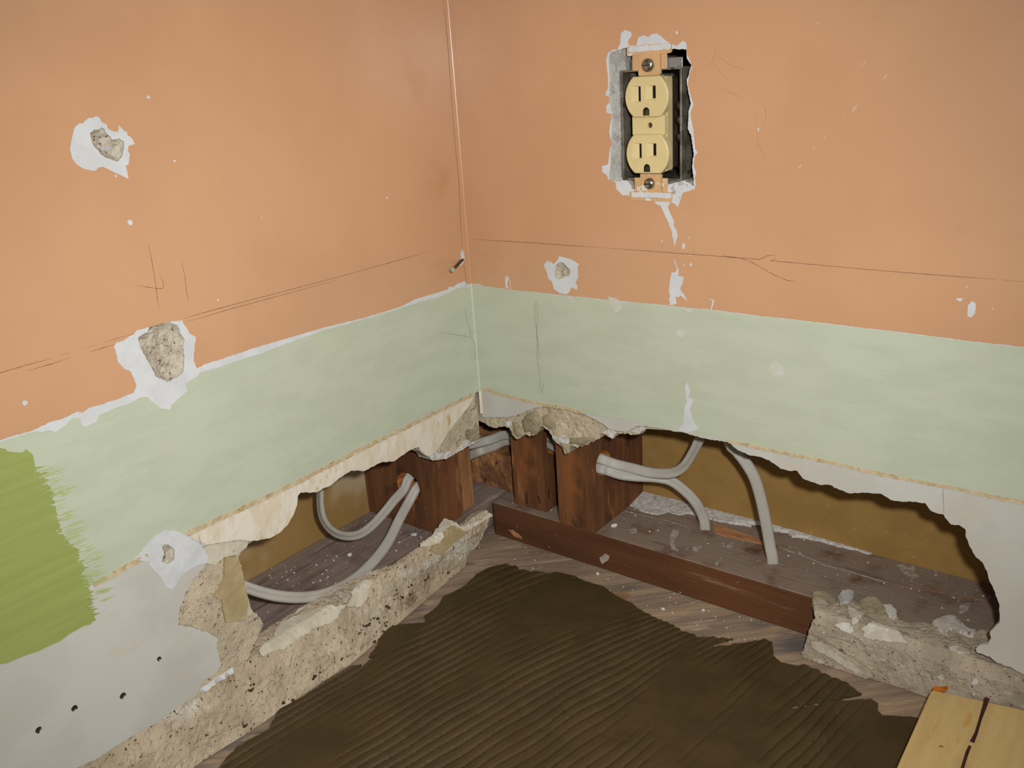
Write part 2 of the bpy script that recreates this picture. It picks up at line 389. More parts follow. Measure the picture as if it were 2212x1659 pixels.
# the opening runs right into the corner and down to the floor band: trace the base coat around it
coreL_out = [(0, WV), (-WU, WV), (-WU, .03)]+[p for p in hl]  # placeholder order, rebuilt below
i0 = min(range(len(hl)), key=lambda i: abs(hl[i][0]+.30)+abs(hl[i][1]-.03))
j0 = max(range(len(hl)), key=lambda i: hl[i][0]*10+(hl[i][1] if hl[i][1] > .06 else -9))
left_edge = [p for p in hl[:i0+1]]                     # down the left edge of the opening
up_edge = hl[j0:]                                      # from the corner back along the underside
coreL_out = [(0, WV), (-WU, WV), (-WU, .03)]+list(reversed(left_edge))+list(reversed(up_edge))
def core_disp(seed, amp=.0016, s=160):
    return lambda u, v: fbm(u, v, s, seed)*amp
bc = slab('base_coat', 'L', coreL_out, [], -.0195, -.0045, M['core'], wall_left, step=.0035, box=(-.36, 0, .03, .16), disp=core_disp(2), rows=4, jit=.0006)

# paint films
obL = Z('e', (0, 1625), (100, 1590), (220, 1560), (280, 1535), (400, 1480), (490, 1455), (560, 1420), (600, 1400), (640, 1410), (700, 1370), (780, 1350), (900, 1310), (1000, 1270),
        (1040, 1255), (1060, 1210), (1045, 1150), (1015, 1090), (960, 1065), (920, 1020), (905, 960), (885, 900), (905, 865), (960, 850), (1000, 820), (1045, 795), (1060, 770),
        (1160, 745), (1300, 705), (1415, 690), (1430, 720), (1460, 760), (1480, 800), (1525, 820), (1515, 900), (1505, 1000), (1530, 1065), (1600, 1030), (1700, 1000), (1803, 965)) + \
      [(560, 748), (620, 731), (700, 707), (780, 688), (860, 664), (900, 645), (945, 632), (967, 625), (969, 619), (978, 620), (987, 613), (1003, 607), (1010, 615)]
o_edge = jag(LL(obL), .00025, .0012, 11)
o_edge = [(min(u, 0.0), v) for u, v in o_edge]
chip1 = LL(Z('a', (200, 900), (230, 700), (300, 440), (400, 350), (460, 360), (530, 290), (600, 240), (680, 240), (760, 200), (830, 240), (870, 330), (980, 380), (990, 450),
        (1060, 500), (1130, 530), (1210, 530), (1225, 480), (1215, 385), (1280, 440), (1360, 535), (1400, 515), (1420, 610), (1500, 660), (1575, 790), (1440, 830), (1420, 930),
        (1465, 1000), (1450, 1150), (1430, 1230), (1380, 1240), (1440, 1525), (1300, 1460), (1100, 1370), (900, 1270), (820, 1280), (730, 1355), (650, 1350), (480, 1310),
        (330, 1210), (250, 1100)))
def speckL(x, y, r=2.0, seed=0): return circle(pL((x, y)), r*.00038, 7, None, seed, .35)
spL = [speckL(*a) for a in ((281, 481, 5, 1), (320, 210, 3, 2), (835, 427, 3, 3), (377, 348, 2.5, 4), (470, 648, 2, 5), (53, 870, 4, 6), (565, 470, 2, 7), (250, 380, 2, 8))]
chipN = LL(Z('c', (545, 310), (565, 380), (572, 430), (555, 480), (530, 520), (505, 515), (515, 470), (525, 420), (520, 370)))
op = slab('orange_paint', 'L', [(0, WV), (-WU, WV), (-WU, o_edge[0][1]-.02)]+o_edge+[(0, o_edge[-1][1])], [jag(chip1, .0001, .001, 12, True), chipN]+spL, 0, .0004, M['orange'], wall_left, step=.03)
slab('primer_coat', 'L', [(-.0008, WV), (-WU, WV), (-WU, .215), (-.0008, .215)], [cr1, cr2], 0, .0002, M['chip'], wall_left, step=.04)
gtL = Z('e', (0, 1640), (230, 1565), (400, 1550), (430, 1565), (520, 1500), (550, 1460), (620, 1450), (640, 1510), (680, 1515), (750, 1480), (770, 1430), (900, 1370), (1000, 1340),
        (1100, 1290), (1150, 1290), (1200, 1340), (1260, 1380), (1320, 1390), (1340, 1345), (1460, 1240), (1440, 1180), (1530, 1130), (1570, 1090), (1700, 1060), (1803, 1020)) + \
      [(560, 764), (620, 741), (700, 713), (780, 691), (860, 668), (905, 652), (950, 641), (968, 633), (990, 622), (1010, 622)]
gbL = [(1021, 851), (960, 880), (880, 920), (760, 979), (640, 1041), (520, 1098), (404, 1151), (300, 1207), (202, 1262), (100, 1314), (0, 1372)]
ge = jag(LL(gtL), .0003, .0012, 13); gbe = jag(LL(gbL), .00035, .0015, 14)
green_out = [(-WU, ge[0][1]-.02)]+[(min(u, 0), v) for u, v in ge]+[(0, ge[-1][1]), (0, gbe[0][1])]+[(min(u, 0), v) for u, v in gbe]+[(-WU, gbe[-1][1]-.02)]
patch3 = LL(Z('f', (1205, 1275), (1290, 1170), (1380, 1080), (1460, 1020), (1550, 1015), (1640, 1055), (1700, 1085), (1760, 1120), (1800, 1150), (1860, 1250), (1850, 1310), (1760, 1330),
      (1640, 1400), (1540, 1550), (1480, 1520), (1440, 1440), (1380, 1380), (1320, 1300)))
slab('green_paint', 'L', green_out, [cr3, [(u, v) for u, v in patch3]], 0, .0003, M['green'], wall_left, step=.03)
slab('white_patch', 'L', jag(patch3, .0003, .0015, 15, True), [cr3], 0, .0006, M['chip'], wall_left, step=.003, disp=lambda u, v: .0005*fbm(u, v, 120, 3))
# brush-edged lime paint
rnd = random.Random(21)
main = Z('f', (290, 340), (310, 450), (380, 540), (460, 640), (480, 740), (500, 850), (520, 950), (560, 1050), (620, 1130), (680, 1180), (720, 1280), (755, 1400), (770, 1450))+Z('G', (578, 520), (588, 600), (600, 690))
teeth = []
for i in range(len(main)-1):
    a, b = Vector(main[i]), Vector(main[i+1]); n = max(1, int((b-a).length/2.6))
    for j in range(n):
        t = j/n; c = a.lerp(b, t); lat = 0 if i < 1 else 1
        e = rnd.choice([0, 2, 5, 9, 15, 22])*lat*rnd.random() if j % 2 else -rnd.choice([0, 2, 5, 10, 16])*lat*rnd.random()
        teeth.append((c.x+e, c.y-e*.22))
lime_px = Z('f', (0, 280), (50, 290), (60, 310), (130, 318), (200, 320), (230, 290))+teeth+Z('G', (612, 712), (590, 716), (580, 735), (540, 742), (500, 765), (440, 800), (380, 845), (310, 875), (250, 905), (160, 935), (100, 960), (40, 985), (0, 990))
lp = LL(lime_px)
slab('lime_paint', 'L', [(-.62, lp[0][1]+.005)]+lp+[(-.62, lp[-1][1]-.03)], [], 0, .00075, M['lime'], wall_left, step=.02)
for i in range(130):    # dry brush strokes reaching past the edge
    t = rnd.random(); k = 1+int(t*(len(main)-3)); c = Vector(main[k]).lerp(Vector(main[k+1]), rnd.random())
    ln = rnd.uniform(8, 40); x0 = c.x+rnd.uniform(-14, 22)
    a = (x0, c.y+rnd.uniform(-3, 3)); b = (x0+ln, a[1]-ln*.32)
    stroke('dry_brush_stroke', 'L', LL([a, ((a[0]+b[0])/2, (a[1]+b[1])/2+.5), b]), rnd.uniform(.0003, .0009), M['lime_thin'], wall_left, n=.0008+i*.000005)
# caulk line where a baseboard used to sit, and the cream strip under it
cl = LL(gbL)
for i, q in enumerate((cl[:7], LL([(318, 1198), (300, 1207), (250, 1235), (202, 1262)]))):
    up = jag([(u, v+.0012) for u, v in q], .0006, .0014, 16+i); dn = jag([(u, v-.0022) for u, v in reversed(q)], .0009, .0016, 18+i)
    slab('caulk_line', 'L', [(min(u, -.0002), v) for u, v in up+dn], [], 0, .0007, M['caulk'], wall_left, step=.0025, disp=lambda u, v: .0007*fbm(u, v, 500, 4))
cs = [(u, v-.0026) for u, v in cl[:7]]
lipin = LL(Z('D', (215, 625), (380, 596), (440, 586), (495, 596))+lipL[1:])
cream = jag(cs, .0006, .002, 18)+[(u, v+.0004) for u, v in lipin]
slab('plaster_lip', 'L', [(min(u, -.0006), v) for u, v in cream], [], 0, .0005, M['cream'], wall_left, step=.003, disp=lambda u, v: .0005*fbm(u, v, 180, 6))

def crater(name, fr, loop, depth, m, parent, seed):
    c = (sum(p[0] for p in loop)/len(loop), sum(p[1] for p in loop)/len(loop))
    big = [(c[0]+(p[0]-c[0])*1.06, c[1]+(p[1]-c[1])*1.06) for p in loop]
    return slab(name, fr, big, [], 0, -.0008, m, parent, step=.0009, disp=lambda u, v: -depth*(1-math.exp(-pdist(u, v, loop)/.0022))*(.8+.5*fbm(u, v, 420, seed)), smooth=False) 
for nm, lp_, dp, sd in (('plaster_crater', cr1, .0042, 1), ('plaster_crater', cr2, .0036, 2), ('plaster_crater', cr3, .003, 3)):
    crater(nm, 'L', lp_, dp, M['crater'], wall_left, sd)
slab('lath_gouge', 'L', jag(LL(Z('a', (920, 760), (1080, 700), (1240, 690), (1320, 760), (1300, 900), (1160, 980), (1000, 1020), (900, 930))), .0002, .001, 9, True), [], -.006, -.0036, M['grey_core'], wall_left, step=.0012,
     disp=lambda u, v: .0006*fbm(u, v, 500, 5))
for i, c in enumerate(nhL):
    cc = (sum(p[0] for p in c)/12, sum(p[1] for p in c)/12)
    V = [FR['L'](u, v, 0) for u, v in c]+[FR['L'](u, v, -.0012) for u, v in c]; k = len(c)
    mesh('nail_hole', V, [(j, j+k, (j+1) % k+k, (j+1) % k) for j in range(k)]+[tuple(range(k, 2*k))], M['nailhole'], wall_left)

# pencil marks on the left wall
pen = [Z('e', (-40, 1112), (0, 1100), (220, 1035), (415, 985)), Z('e', (470, 965), (530, 945)), Z('e', (215, 1085), (400, 1030), (545, 982)), Z('e', (640, 910), (760, 880)), Z('e', (800, 862), (900, 835), (1040, 797)),
       Z('e', (690, 940), (800, 905), (890, 880)), Z('e', (1420, 680), (1600, 628), (1803, 572))+[(640, 622), (760, 590), (860, 562), (925, 544)], Z('e', (1440, 708), (1620, 655), (1803, 600))+[(620, 634), (730, 604)],
       Z('e', (1150, 90), (1180, 230), (1205, 380), (1222, 520), (1235, 615)), Z('e', (1062, 417), (1140, 432), (1215, 443), (1262, 445), (1275, 420), (1262, 380), (1240, 335)), Z('e', (1410, 220), (1438, 350), (1450, 470), (1467, 552)),
       Z('e', (1175, 598), (1205, 608))]
for i, p in enumerate(pen): stroke('pencil_line', 'L', LL(p), .00042 if i < 8 else .00040, M['pencil'], wall_left, n=.00045, seed=i)
stroke('hairline_crack', 'L', [(min(u, -.0008), v) for u, v in LL(Z('c', (545, 500), (570, 540), (582, 650), (590, 800)))], .0004, M['crack'], wall_left, n=.0005, seed=3, amp=.0003)
stroke('hairline_crack', 'L', [(min(u, -.0006), v) for u, v in LL(Z('c', (575, 1020), (600, 1180), (640, 1300), (640, 1370), (690, 1450), (700, 1650)))], .00035, M['graphite'], wall_left, n=.0005, seed=4, amp=.0002)
stroke('hairline_crack', 'L', LL(Z('c', (260, 1310), (400, 1335), (560, 1358), (640, 1370))), .0003, M['graphite'], wall_left, n=.0005, seed=5)
stroke('hairline_crack', 'L', [(min(u, -.0025), v) for u, v in LL([(957, 0), (963, 60), (968, 115), (972, 180), (978, 260), (985, 340), (991, 400), (994, 480), (998, 540)])], .0004, M['crack'], wall_left, n=.0005, seed=6)
stroke('hairline_crack', 'L', LL(Z('f', (1770, 1050), (1785, 1100), (1795, 1150))), .0004, M['crack'], wall_left, n=.0008, seed=7)

# ================================================================== SETTING: right wall
lipR = Z('C', (20, 300), (130, 300), (210, 300), (280, 285), (350, 255), (430, 225), (540, 215), (680, 230), (800, 270), (900, 315), (960, 350), (1010, 390), (1080, 410), (1140, 418),
         (1180, 400), (1240, 370), (1300, 370), (1620, 425), (1700, 450)) + \
       Z('E', (0, 165), (110, 180), (180, 240), (260, 275), (330, 285), (400, 310), (480, 370), (540, 385), (600, 385), (640, 440), (760, 485), (830, 485), (900, 520), (970, 545),
         (1100, 540), (1200, 550), (1260, 590), (1340, 605), (1440, 605), (1510, 615), (1550, 670), (1600, 690), (1640, 695), (1670, 740), (1690, 765), (1750, 770), (1795, 800),
         (1800, 860), (1830, 930), (1870, 1000), (1920, 1040), (1950, 1100), (1960, 1150), (1990, 1210), (2010, 1270), (2035, 1330), (2040, 1440), (2040, 1465), (2000, 1500), (1970, 1530)) + \
       Z('F', (1800, 600), (1810, 640), (1790, 690), (1720, 700), (1690, 730), (1700, 760), (1800, 790), (1860, 840), (1960, 870), (2067, 930))
eR = [(max(u, .0004), v) for u, v in jag(RR(lipR), .0004, .0018, 31)]
openA = Z('A', (370, 240), (560, 238), (740, 240), (800, 250), (880, 250), (885, 330), (920, 380), (900, 450), (880, 500), (890, 560), (905, 640), (915, 690), (895, 760), (895, 830), (890, 900), (920, 960),
          (930, 1050), (940, 1100), (925, 1200), (935, 1290), (940, 1365), (860, 1320), (740, 1350), (640, 1390), (440, 1390), (400, 1320), (300, 1320), (250, 1310), (262, 1150), (265, 1000), (275, 800), (250, 640), (255, 500),
          (245, 330), (265, 275))
openR = jag(RR(openA), .0003, .0012, 33, True)
crR = jag(RR(Z('c', (1660, 520), (1700, 480), (1750, 480), (1790, 520), (1840, 580), (1820, 640), (1750, 660), (1680, 690), (1650, 640))), .0002, .001, 34, True)
skimR = [(WU, WV), (0, WV), (0, eR[0][1])]+eR+[(WU, eR[-1][1]+.002)]
wall_right = slab('wall_right', 'R', skimR, [openR, crR], -.004, 0, M['skim'], step=.03, rows=2, jit=.0003)
tag(wall_right, 'right plaster wall with the outlet, orange over pale green, large hole at its foot', 'wall', kind='structure')
keys = Z('C', (30, 345), (60, 370), (120, 385), (190, 365), (235, 385), (250, 440), (300, 470), (335, 440), (350, 425), (400, 445), (425, 440), (460, 372), (500, 372), (545, 402), (575, 455), (605, 500),
         (650, 535), (680, 590), (700, 560), (705, 520), (780, 535), (810, 512), (860, 512), (890, 480), (945, 470), (960, 420), (1000, 440), (1045, 470), (1080, 425), (1160, 425), (1210, 435), (1265, 430), (1305, 385))
lowR = [(u, v+.0008) for u, v in RR(lipR[17:57], -.004)]
hR = [(max(u, 0), v) for u, v in jag(RR(keys, -.006), .0006, .0016, 35)]+jag(lowR, .0005, .002, 36)
coreR_out = [(WU, WV), (-.0195, WV), (-.0195, hR[0][1]+.004), (-.006, hR[0][1]+.001)]+hR+RR(Z('F', (1810, 640), (1900, 900)), -.004)+[(WU, .03)]
slab('base_coat', 'R', coreR_out, [openR], -.0195, -.0045, M['core'], wall_right, step=.003, box=(0, .12, .10, .17), disp=core_disp(12, .0022, 170), rows=4, jit=.0006)

obR = [(1013, 614), (1022, 613)]+Z('c', (740, 735), (800, 760), (860, 770), (1020, 790), (1080, 805), (1250, 820), (1420, 832), (1550, 848), (1640, 855), (1780, 875), (2000, 895))+[(1310, 647), (1400, 655), (1480, 664), (1560, 671), (1640, 682), (1700, 688), (1800, 700), (1900, 712), (2000, 724), (2100, 737), (2212, 749)]
oe = [(max(u, 0), v) for u, v in jag(RR(obR), .00018, .0015, 41)]
chipA = Z('A', (345, 120), (380, 90), (430, 110), (435, 140), (405, 180), (410, 215), (470, 220), (490, 150), (540, 135), (570, 150), (600, 125), (640, 120), (680, 150), (730, 190), (800, 225), (850, 180), (880, 200), (885, 280), (912, 345),
          (928, 395), (905, 450), (892, 540), (914, 620), (937, 700), (912, 770), (932, 880), (942, 960), (952, 1060), (972, 1090), (947, 1120), (938, 1200), (962, 1250), (948, 1300), (957, 1350), (947, 1390), (880, 1410), (850, 1420), (830, 1480), (810, 1540), (780, 1505), (750, 1490)) + \
        Z('d', (240, 40), (275, 130), (312, 200), (312, 270), (342, 310), (357, 380), (342, 430), (325, 500), (312, 505), (308, 430), (288, 380), (288, 340), (250, 240), (200, 130), (140, 0)) + \
        Z('A', (660, 1530), (600, 1480), (450, 1460), (400, 1440), (360, 1440), (310, 1390), (300, 1330), (240, 1310), (235, 1280), (195, 1250), (190, 1200), (240, 1190), (250, 1100), (270, 1010), (250, 920), (255, 870), (275, 780), (225, 765), (230, 705), (250, 690),
          (250, 640), (215, 620), (240, 570), (240, 480), (225, 340), (240, 280), (280, 255), (320, 250), (340, 200))
chipC = Z('c', (1520, 510), (1560, 460), (1620, 480), (1640, 500), (1690, 450), (1700, 405), (1780, 420), (1840, 440), (1900, 470), (1945, 500), (1925, 530), (1935, 650), (1900, 720), (1925, 760), (1915, 810), (1885, 790), (1850, 775), (1825, 840), (1780, 862), (1720, 850), (1640, 800), (1620, 710), (1570, 670), (1560, 600))
chips = [Z('d', (300, 650), (325, 675), (345, 740), (370, 790), (365, 860), (430, 870), (415, 960), (385, 1005), (400, 1040), (440, 1090), (478, 1168), (420, 1120), (385, 1095), (365, 1120), (330, 1105), (345, 1190), (310, 1205), (255, 1210), (265, 1170), (250, 1150), (265, 1100), (250, 1040), (265, 900), (285, 820), (320, 820), (350, 790), (330, 730)),
         Z('d', (405, 510), (415, 470), (440, 470), (445, 515), (425, 552)), Z('d', (495, 735), (510, 705), (530, 715), (515, 750)), Z('d', (158, 445), (168, 430), (180, 440), (170, 460)), Z('d', (485, 395), (492, 380), (498, 415), (488, 420)),
         Z('d', (495, 605), (503, 597), (508, 622), (498, 625)), Z('d', (415, 735), (428, 715), (438, 740), (430, 748)), Z('d', (735, 1150), (750, 1120), (758, 1160)), Z('d', (775, 1130), (790, 1150), (785, 1200), (760, 1260), (740, 1270), (760, 1220)),
         Z('c', (1060, 660), (1090, 635), (1105, 680), (1085, 730), (1100, 795), (1075, 795), (1060, 740)), Z('c', (1115, 625), (1122, 700), (1132, 810), (1124, 810), (1112, 700)),
         Z('i', (1290, 1440), (1310, 1418), (1328, 1430), (1325, 1475), (1305, 1497), (1288, 1490)), Z('i', (1232, 1405), (1270, 1405), (1255, 1422), (1240, 1415)), Z('i', (1276, 1350), (1290, 1350), (1285, 1358)),
         Z('i', (297, 605), (303, 600), (307, 618), (300, 618)), Z('i', (580, 110), (588, 108), (586, 116)), Z('A', (790, 105), (802, 98), (812, 115), (805, 132), (793, 125)), Z('i', (1400, 1452), (1410, 1450), (1408, 1462)),
         Z('c', (625, 605), (640, 640), (655, 740), (640, 760), (618, 700)), Z('c', (1070, 552), (1082, 550), (1078, 562))]
cuts = []
for i, c in enumerate(chips):
    cuts.append([(max(u, .0003), v) for u, v in RR(c)])
slab('orange_paint', 'R', [(WU, WV), (0, WV), (0, oe[0][1])]+oe+[(WU, oe[-1][1]-.004)], [jag(RR(chipA), .0002, .0012, 42, True), jag(RR(chipC), .0002, .001, 43, True)]+cuts, 0, .0004, M['orange'], wall_right, step=.03)
slab('primer_coat', 'R', [(.0008, .215), (WU, .215), (WU, WV), (.0008, WV)], [openR, crR], 0, .0002, M['chip'], wall_right, step=.04)
gtR = [(u, v-.0004) for u, v in RR(obR)]
gbR = [(1040, 838)]+Z('C', (60, 80), (150, 115), (300, 150), (540, 205), (680, 225), (800, 262), (900, 290), (1100, 300), (1200, 335), (1330, 368), (1620, 418), (1980, 492))+Z('E', (110, 172), (300, 210), (480, 250), (700, 290), (900, 335), (1100, 385), (1300, 425), (1500, 465), (1640, 490), (1900, 545), (2212, 608))
gtj = [(max(u, 0), v) for u, v in jag(gtR, .0002, .0014, 44)]; gbj = [(max(u, 0), v) for u, v in jag(RR(gbR), .0003, .0016, 45)]
slab('green_paint', 'R', [(0, gtj[0][1])]+gtj+[(WU, gtj[-1][1]-.004), (WU, gbj[-1][1]-.004)]+list(reversed(gbj))+[(0, gbj[0][1])], [], 0, .0003, M['green'], wall_right, step=.03)
for i, c in enumerate([Z('C', (1620, 60), (1640, 20), (1665, 90), (1650, 140), (1690, 160), (1660, 230), (1680, 300), (1700, 350), (1730, 390), (1640, 420), (1570, 400), (1610, 350), (1620, 220), (1640, 170)), Z('d', (320, 1545), (370, 1500), (440, 1510), (448, 1560), (420, 1600), (345, 1580)),
                       [(1658, 800), (1672, 778), (1690, 790), (1695, 808), (1675, 812)], Z('c', (1775, 870), (1850, 880), (1865, 965), (1800, 930)), [(1314, 640), (1330, 644), (1346, 654), (1343, 668), (1330, 676), (1324, 664), (1318, 656)], Z('d', (440, 1270), (480, 1245), (545, 1265), (500, 1300))]):
    slab('white_scuff', 'R', jag(RR(c), .0002, .0015, 50+i, True), [], 0, .0005, M['scuffpale'] if i else M['chip'], wall_right)
cl = RR(gbR); ii = [i for i in range(len(cl)) if i < 7 or i > 12]
for rng, sd in ((range(0, 7), 1), (range(13, len(cl)), 2)):
    q = [cl[i] for i in rng]
    slab('caulk_line', 'R', [(max(u, .0002), v) for u, v in jag([(u, v+.0009) for u, v in q], .0004, .0014, 60+sd)+jag([(u, v-.0017) for u, v in reversed(q)], .0007, .0016, 62+sd)], [], 0, .0006, M['caulk'], wall_right, step=.0025, disp=lambda u, v: .0006*fbm(u, v, 500, 14))
crater('plaster_crater', 'R', crR, .0035, M['crater'], wall_right, 6)
# broken grey plaster left of the box
slab('broken_plaster_edge', 'R', jag(RR(Z('A', (245, 275), (320, 258), (375, 245), (385, 420), (330, 430), (338, 800), (345, 1300), (400, 1330), (440, 1395), (330, 1330), (245, 1315), (258, 1150), (262, 1000), (272, 800), (247, 640), (252, 500), (242, 330)), -.002), .0004, .0015, 70, True), [], -.019, -.0022, M['grey_core'], wall_right, step=.0016,
     disp=lambda u, v: .0011*fbm(u, v, 330, 7), rows=2)
slab('broken_plaster_edge', 'R', jag(RR(Z('A', (640, 1385), (740, 1345), (860, 1318), (945, 1365), (945, 1395), (850, 1420), (810, 1500), (760, 1480), (660, 1470)), -.001), .0003, .0015, 71, True), [], -.015, .0001, M['grey_core'], wall_right, step=.0016, disp=lambda u, v: .0010*fbm(u, v, 330, 8))
# pencil on the right wall
pen = [Z('c', (690, 203), (1000, 222), (1400, 245), (1800, 275), (2212, 303)), [(1300, 535), (1400, 542), (1480, 548), (1563, 554), (1605, 557), (1640, 560)]+Z('d', (1370, 650), (1420, 622), (1490, 615), (1540, 612)),
       Z('d', (1530, 630), (1500, 678), (1465, 678))+[(1700, 566), (1800, 575), (1900, 584), (2000, 592), (2080, 598), (2150, 603)], [(2164, 604), (2240, 611)], Z('d', (895, 610), (960, 635), (1060, 645), (1140, 660), (1200, 678), (1280, 720), (1400, 790), (1500, 845), (1600, 890), (1680, 920))+[(1719, 608)],
       Z('i', (498, 1145), (530, 1105), (555, 1150))]
for i, p in enumerate(pen): stroke('pencil_line', 'R', RR(p), .00045 if i < 5 else .0003, M['pencil'] if i < 5 else M['faint'], wall_right, n=.00045, seed=20+i)
for i, p in enumerate([Z('i', (60, 328), (85, 290), (100, 240), (110, 205)), Z('i', (85, 285), (120, 340), (165, 385)), Z('i', (100, 255), (150, 215)), Z('i', (68, 180), (72, 215)), Z('i', (100, 260), (180, 310), (240, 330)), Z('i', (130, 415), (180, 440), (245, 470)), Z('i', (325, 490), (340, 530), (330, 590)), Z('i', (290, 520), (295, 600), (300, 670), (340, 760))]):
    stroke('scratch', 'R', RR(p), .0004, M['faint'], wall_right, n=.00045, seed=30+i)
for i, p in enumerate([Z('c', (1425, 925), (1415, 1000), (1415, 1150), (1435, 1300), (1445, 1500), (1445, 1659))+[(1166, 800), (1170, 846)], Z('c', (1430, 930), (1445, 1000), (1447, 1150), (1437, 1300), (1460, 1500), (1480, 1659)), Z('C', (460, -20), (470, 60), (485, 120), (495, 60), (500, 0))]):
    stroke('pencil_line', 'R', RR(p), .0004, M['graphite'], wall_right, n=.0004, seed=40+i)
stroke('hairline_crack', 'R', RR(Z('E', (1640, 490), (1636, 560), (1642, 620), (1640, 690))), .0003, M['crack'], wall_right, n=.0002, seed=9)
for i, (x, y, r) in enumerate([(498, 785, 10), (565, 700, 7), (615, 650, 7), (755, 512, 13), (710, 550, 5), (900, 362, 10), (800, 300, 7)]):
    c = pR(Z('i', (x, y))[0]); rr = r*.00012
    slab('pale_smudge', 'R', [(c[0]+rr*(math.cos(t)*.9+math.sin(t)*.5), c[1]+rr*(math.sin(t)*1.2+math.cos(t)*.5)) for t in [k*math.pi/5 for k in range(10)]], [], 0, .00042, M.get('smudge') or M.setdefault('smudge', mat('pale_smudge', (200, 162, 132), rough=.4)), wall_right)
# squeezed plaster keys hanging under the lip
for i, k in enumerate([[(235, 330), (290, 340), (325, 380), (332, 450), (300, 472), (268, 455), (248, 400)], [(310, 330), (360, 265), (430, 232), (470, 290), (478, 350), (450, 420), (425, 448), (392, 445), (380, 420), (340, 430), (322, 390)],
                       [(470, 290), (560, 265), (600, 330), (590, 410), (640, 470), (690, 520), (702, 585), (675, 600), (645, 545), (590, 485), (545, 400), (490, 370)], [(690, 470), (760, 450), (890, 455), (930, 470), (880, 505), (840, 515), (790, 545), (760, 520), (700, 520)]]):
    lpk = jag(RR(Z('C', *k), -.004), .0004, .0015, 80+i, True)
    slab('plaster_key', 'R', lpk, [], -.017, -.0045, M['key'], wall_right, step=.0016, disp=(lambda lpk: lambda u, v: .004*(1-math.exp(-pdist(u, v, lpk)/.0025))-.001+.0008*fbm(u, v, 260, 3))(lpk), smooth=True, rows=2)
for i, k in enumerate([[(560, 440), (620, 455), (700, 490), (690, 515), (640, 505), (600, 495)], [(960, 420), (1010, 395), (1080, 415), (1045, 470), (1005, 445)], [(190, 335), (225, 330), (230, 370), (200, 380)], [(1190, 415), (1240, 378), (1305, 372), (1300, 400), (1250, 430)]]):
    lpk = jag(RR(Z('C', *k), -.002), .0004, .0015, 90+i, True)
    slab('plaster_fragment', 'R', lpk, [], -.014, -.002, M['dustwhite'], wall_right, step=.0016, disp=lambda u, v: .0012*fbm(u, v, 300, 4), rows=2)
for i, k in enumerate([[(1060, 690), (1110, 655), (1290, 640), (1370, 560), (1340, 540), (1400, 570), (1480, 545), (1400, 590), (1290, 650), (1200, 705), (1085, 718)], [(1370, 470), (1430, 480), (1470, 520), (1430, 570), (1380, 560), (1360, 510)]]):
    lpk = [(min(u, 0), v) for u, v in jag(LL(Z('B', *k), -.002), .0004, .0015, 95+i, True)]
    slab('plaster_fragment' if i == 0 else 'plaster_key', 'L', lpk, [], -.014, -.002, M['dustwhite'] if i == 0 else M['key'], wall_left, step=.0016, disp=lambda u, v: .0012*fbm(u, v, 300, 4), rows=2)

# corner fillet where the two walls meet
def fillet(name, z0, z1, r, m, sd, parent):
    V = []; Fs = []; n = int((z1-z0)/.008)+1
    for i in range(n+1):
        z = z0+(z1-z0)*i/n; e = r*(1+.35*fbm(z, 0, 25, sd))
        for k in range(5):
            a = k/4*math.pi/2
            V.append((e-e*math.sin(a)+.0004*0, -(e-e*math.cos(a)), z))
    for i in range(n):
        for k in range(4): Fs.append((5*i+k, 5*i+k+1, 5*i+k+6, 5*i+k+5))
    return mesh(name, V, Fs, m, parent, True)
fillet('corner_fillet', pL((1010, 612))[1], WV, .0022, M['orange'], 2, wall_left)
fillet('corner_fillet', pL((1036, 845))[1], pL((1010, 613))[1], .0026, M['green'], 4, wall_left)
fillet('corner_fillet', pL((1042, 892))[1], pL((1036, 845))[1], .0022, M['cream'], 6, wall_left)

# cavity backs (brown paper of the neighbouring room's lath), with real thickness
wbl = box('wall_back_left', (-BK-.012, -WU, 0), (-BK, .12, WV), M['paperL']); tag(wbl, 'brown paper-faced board at the back of the left wall cavity', 'wall', kind='structure')
wbr = box('wall_back_right', (-BK, BK, 0), (WU, BK+.012, WV), M['paper']); tag(wbr, 'brown paper-faced board at the back of the right wall cavity', 'wall', kind='structure')
rnd = random.Random(5)
for i in range(30):
    x, y = rnd.choice([(2000, 1180), (1900, 1120), (1760, 1080), (1820, 1130), (1950, 1160), (1700, 1090)]); p = (x+rnd.uniform(-70, 70), y+rnd.uniform(-35, 35))
    c = pR(p, -BK); r = rnd.choice([.0005, .0006, .0009, .0014])
    slab('pale_scuff', 'R', circle(c, r*rnd.uniform(.8, 1.8), 8, r*rnd.uniform(.4, 1.0), i, .45), [], -BK, -BK+.0003, M['key'] if i % 3 else M['tan'], wbr)

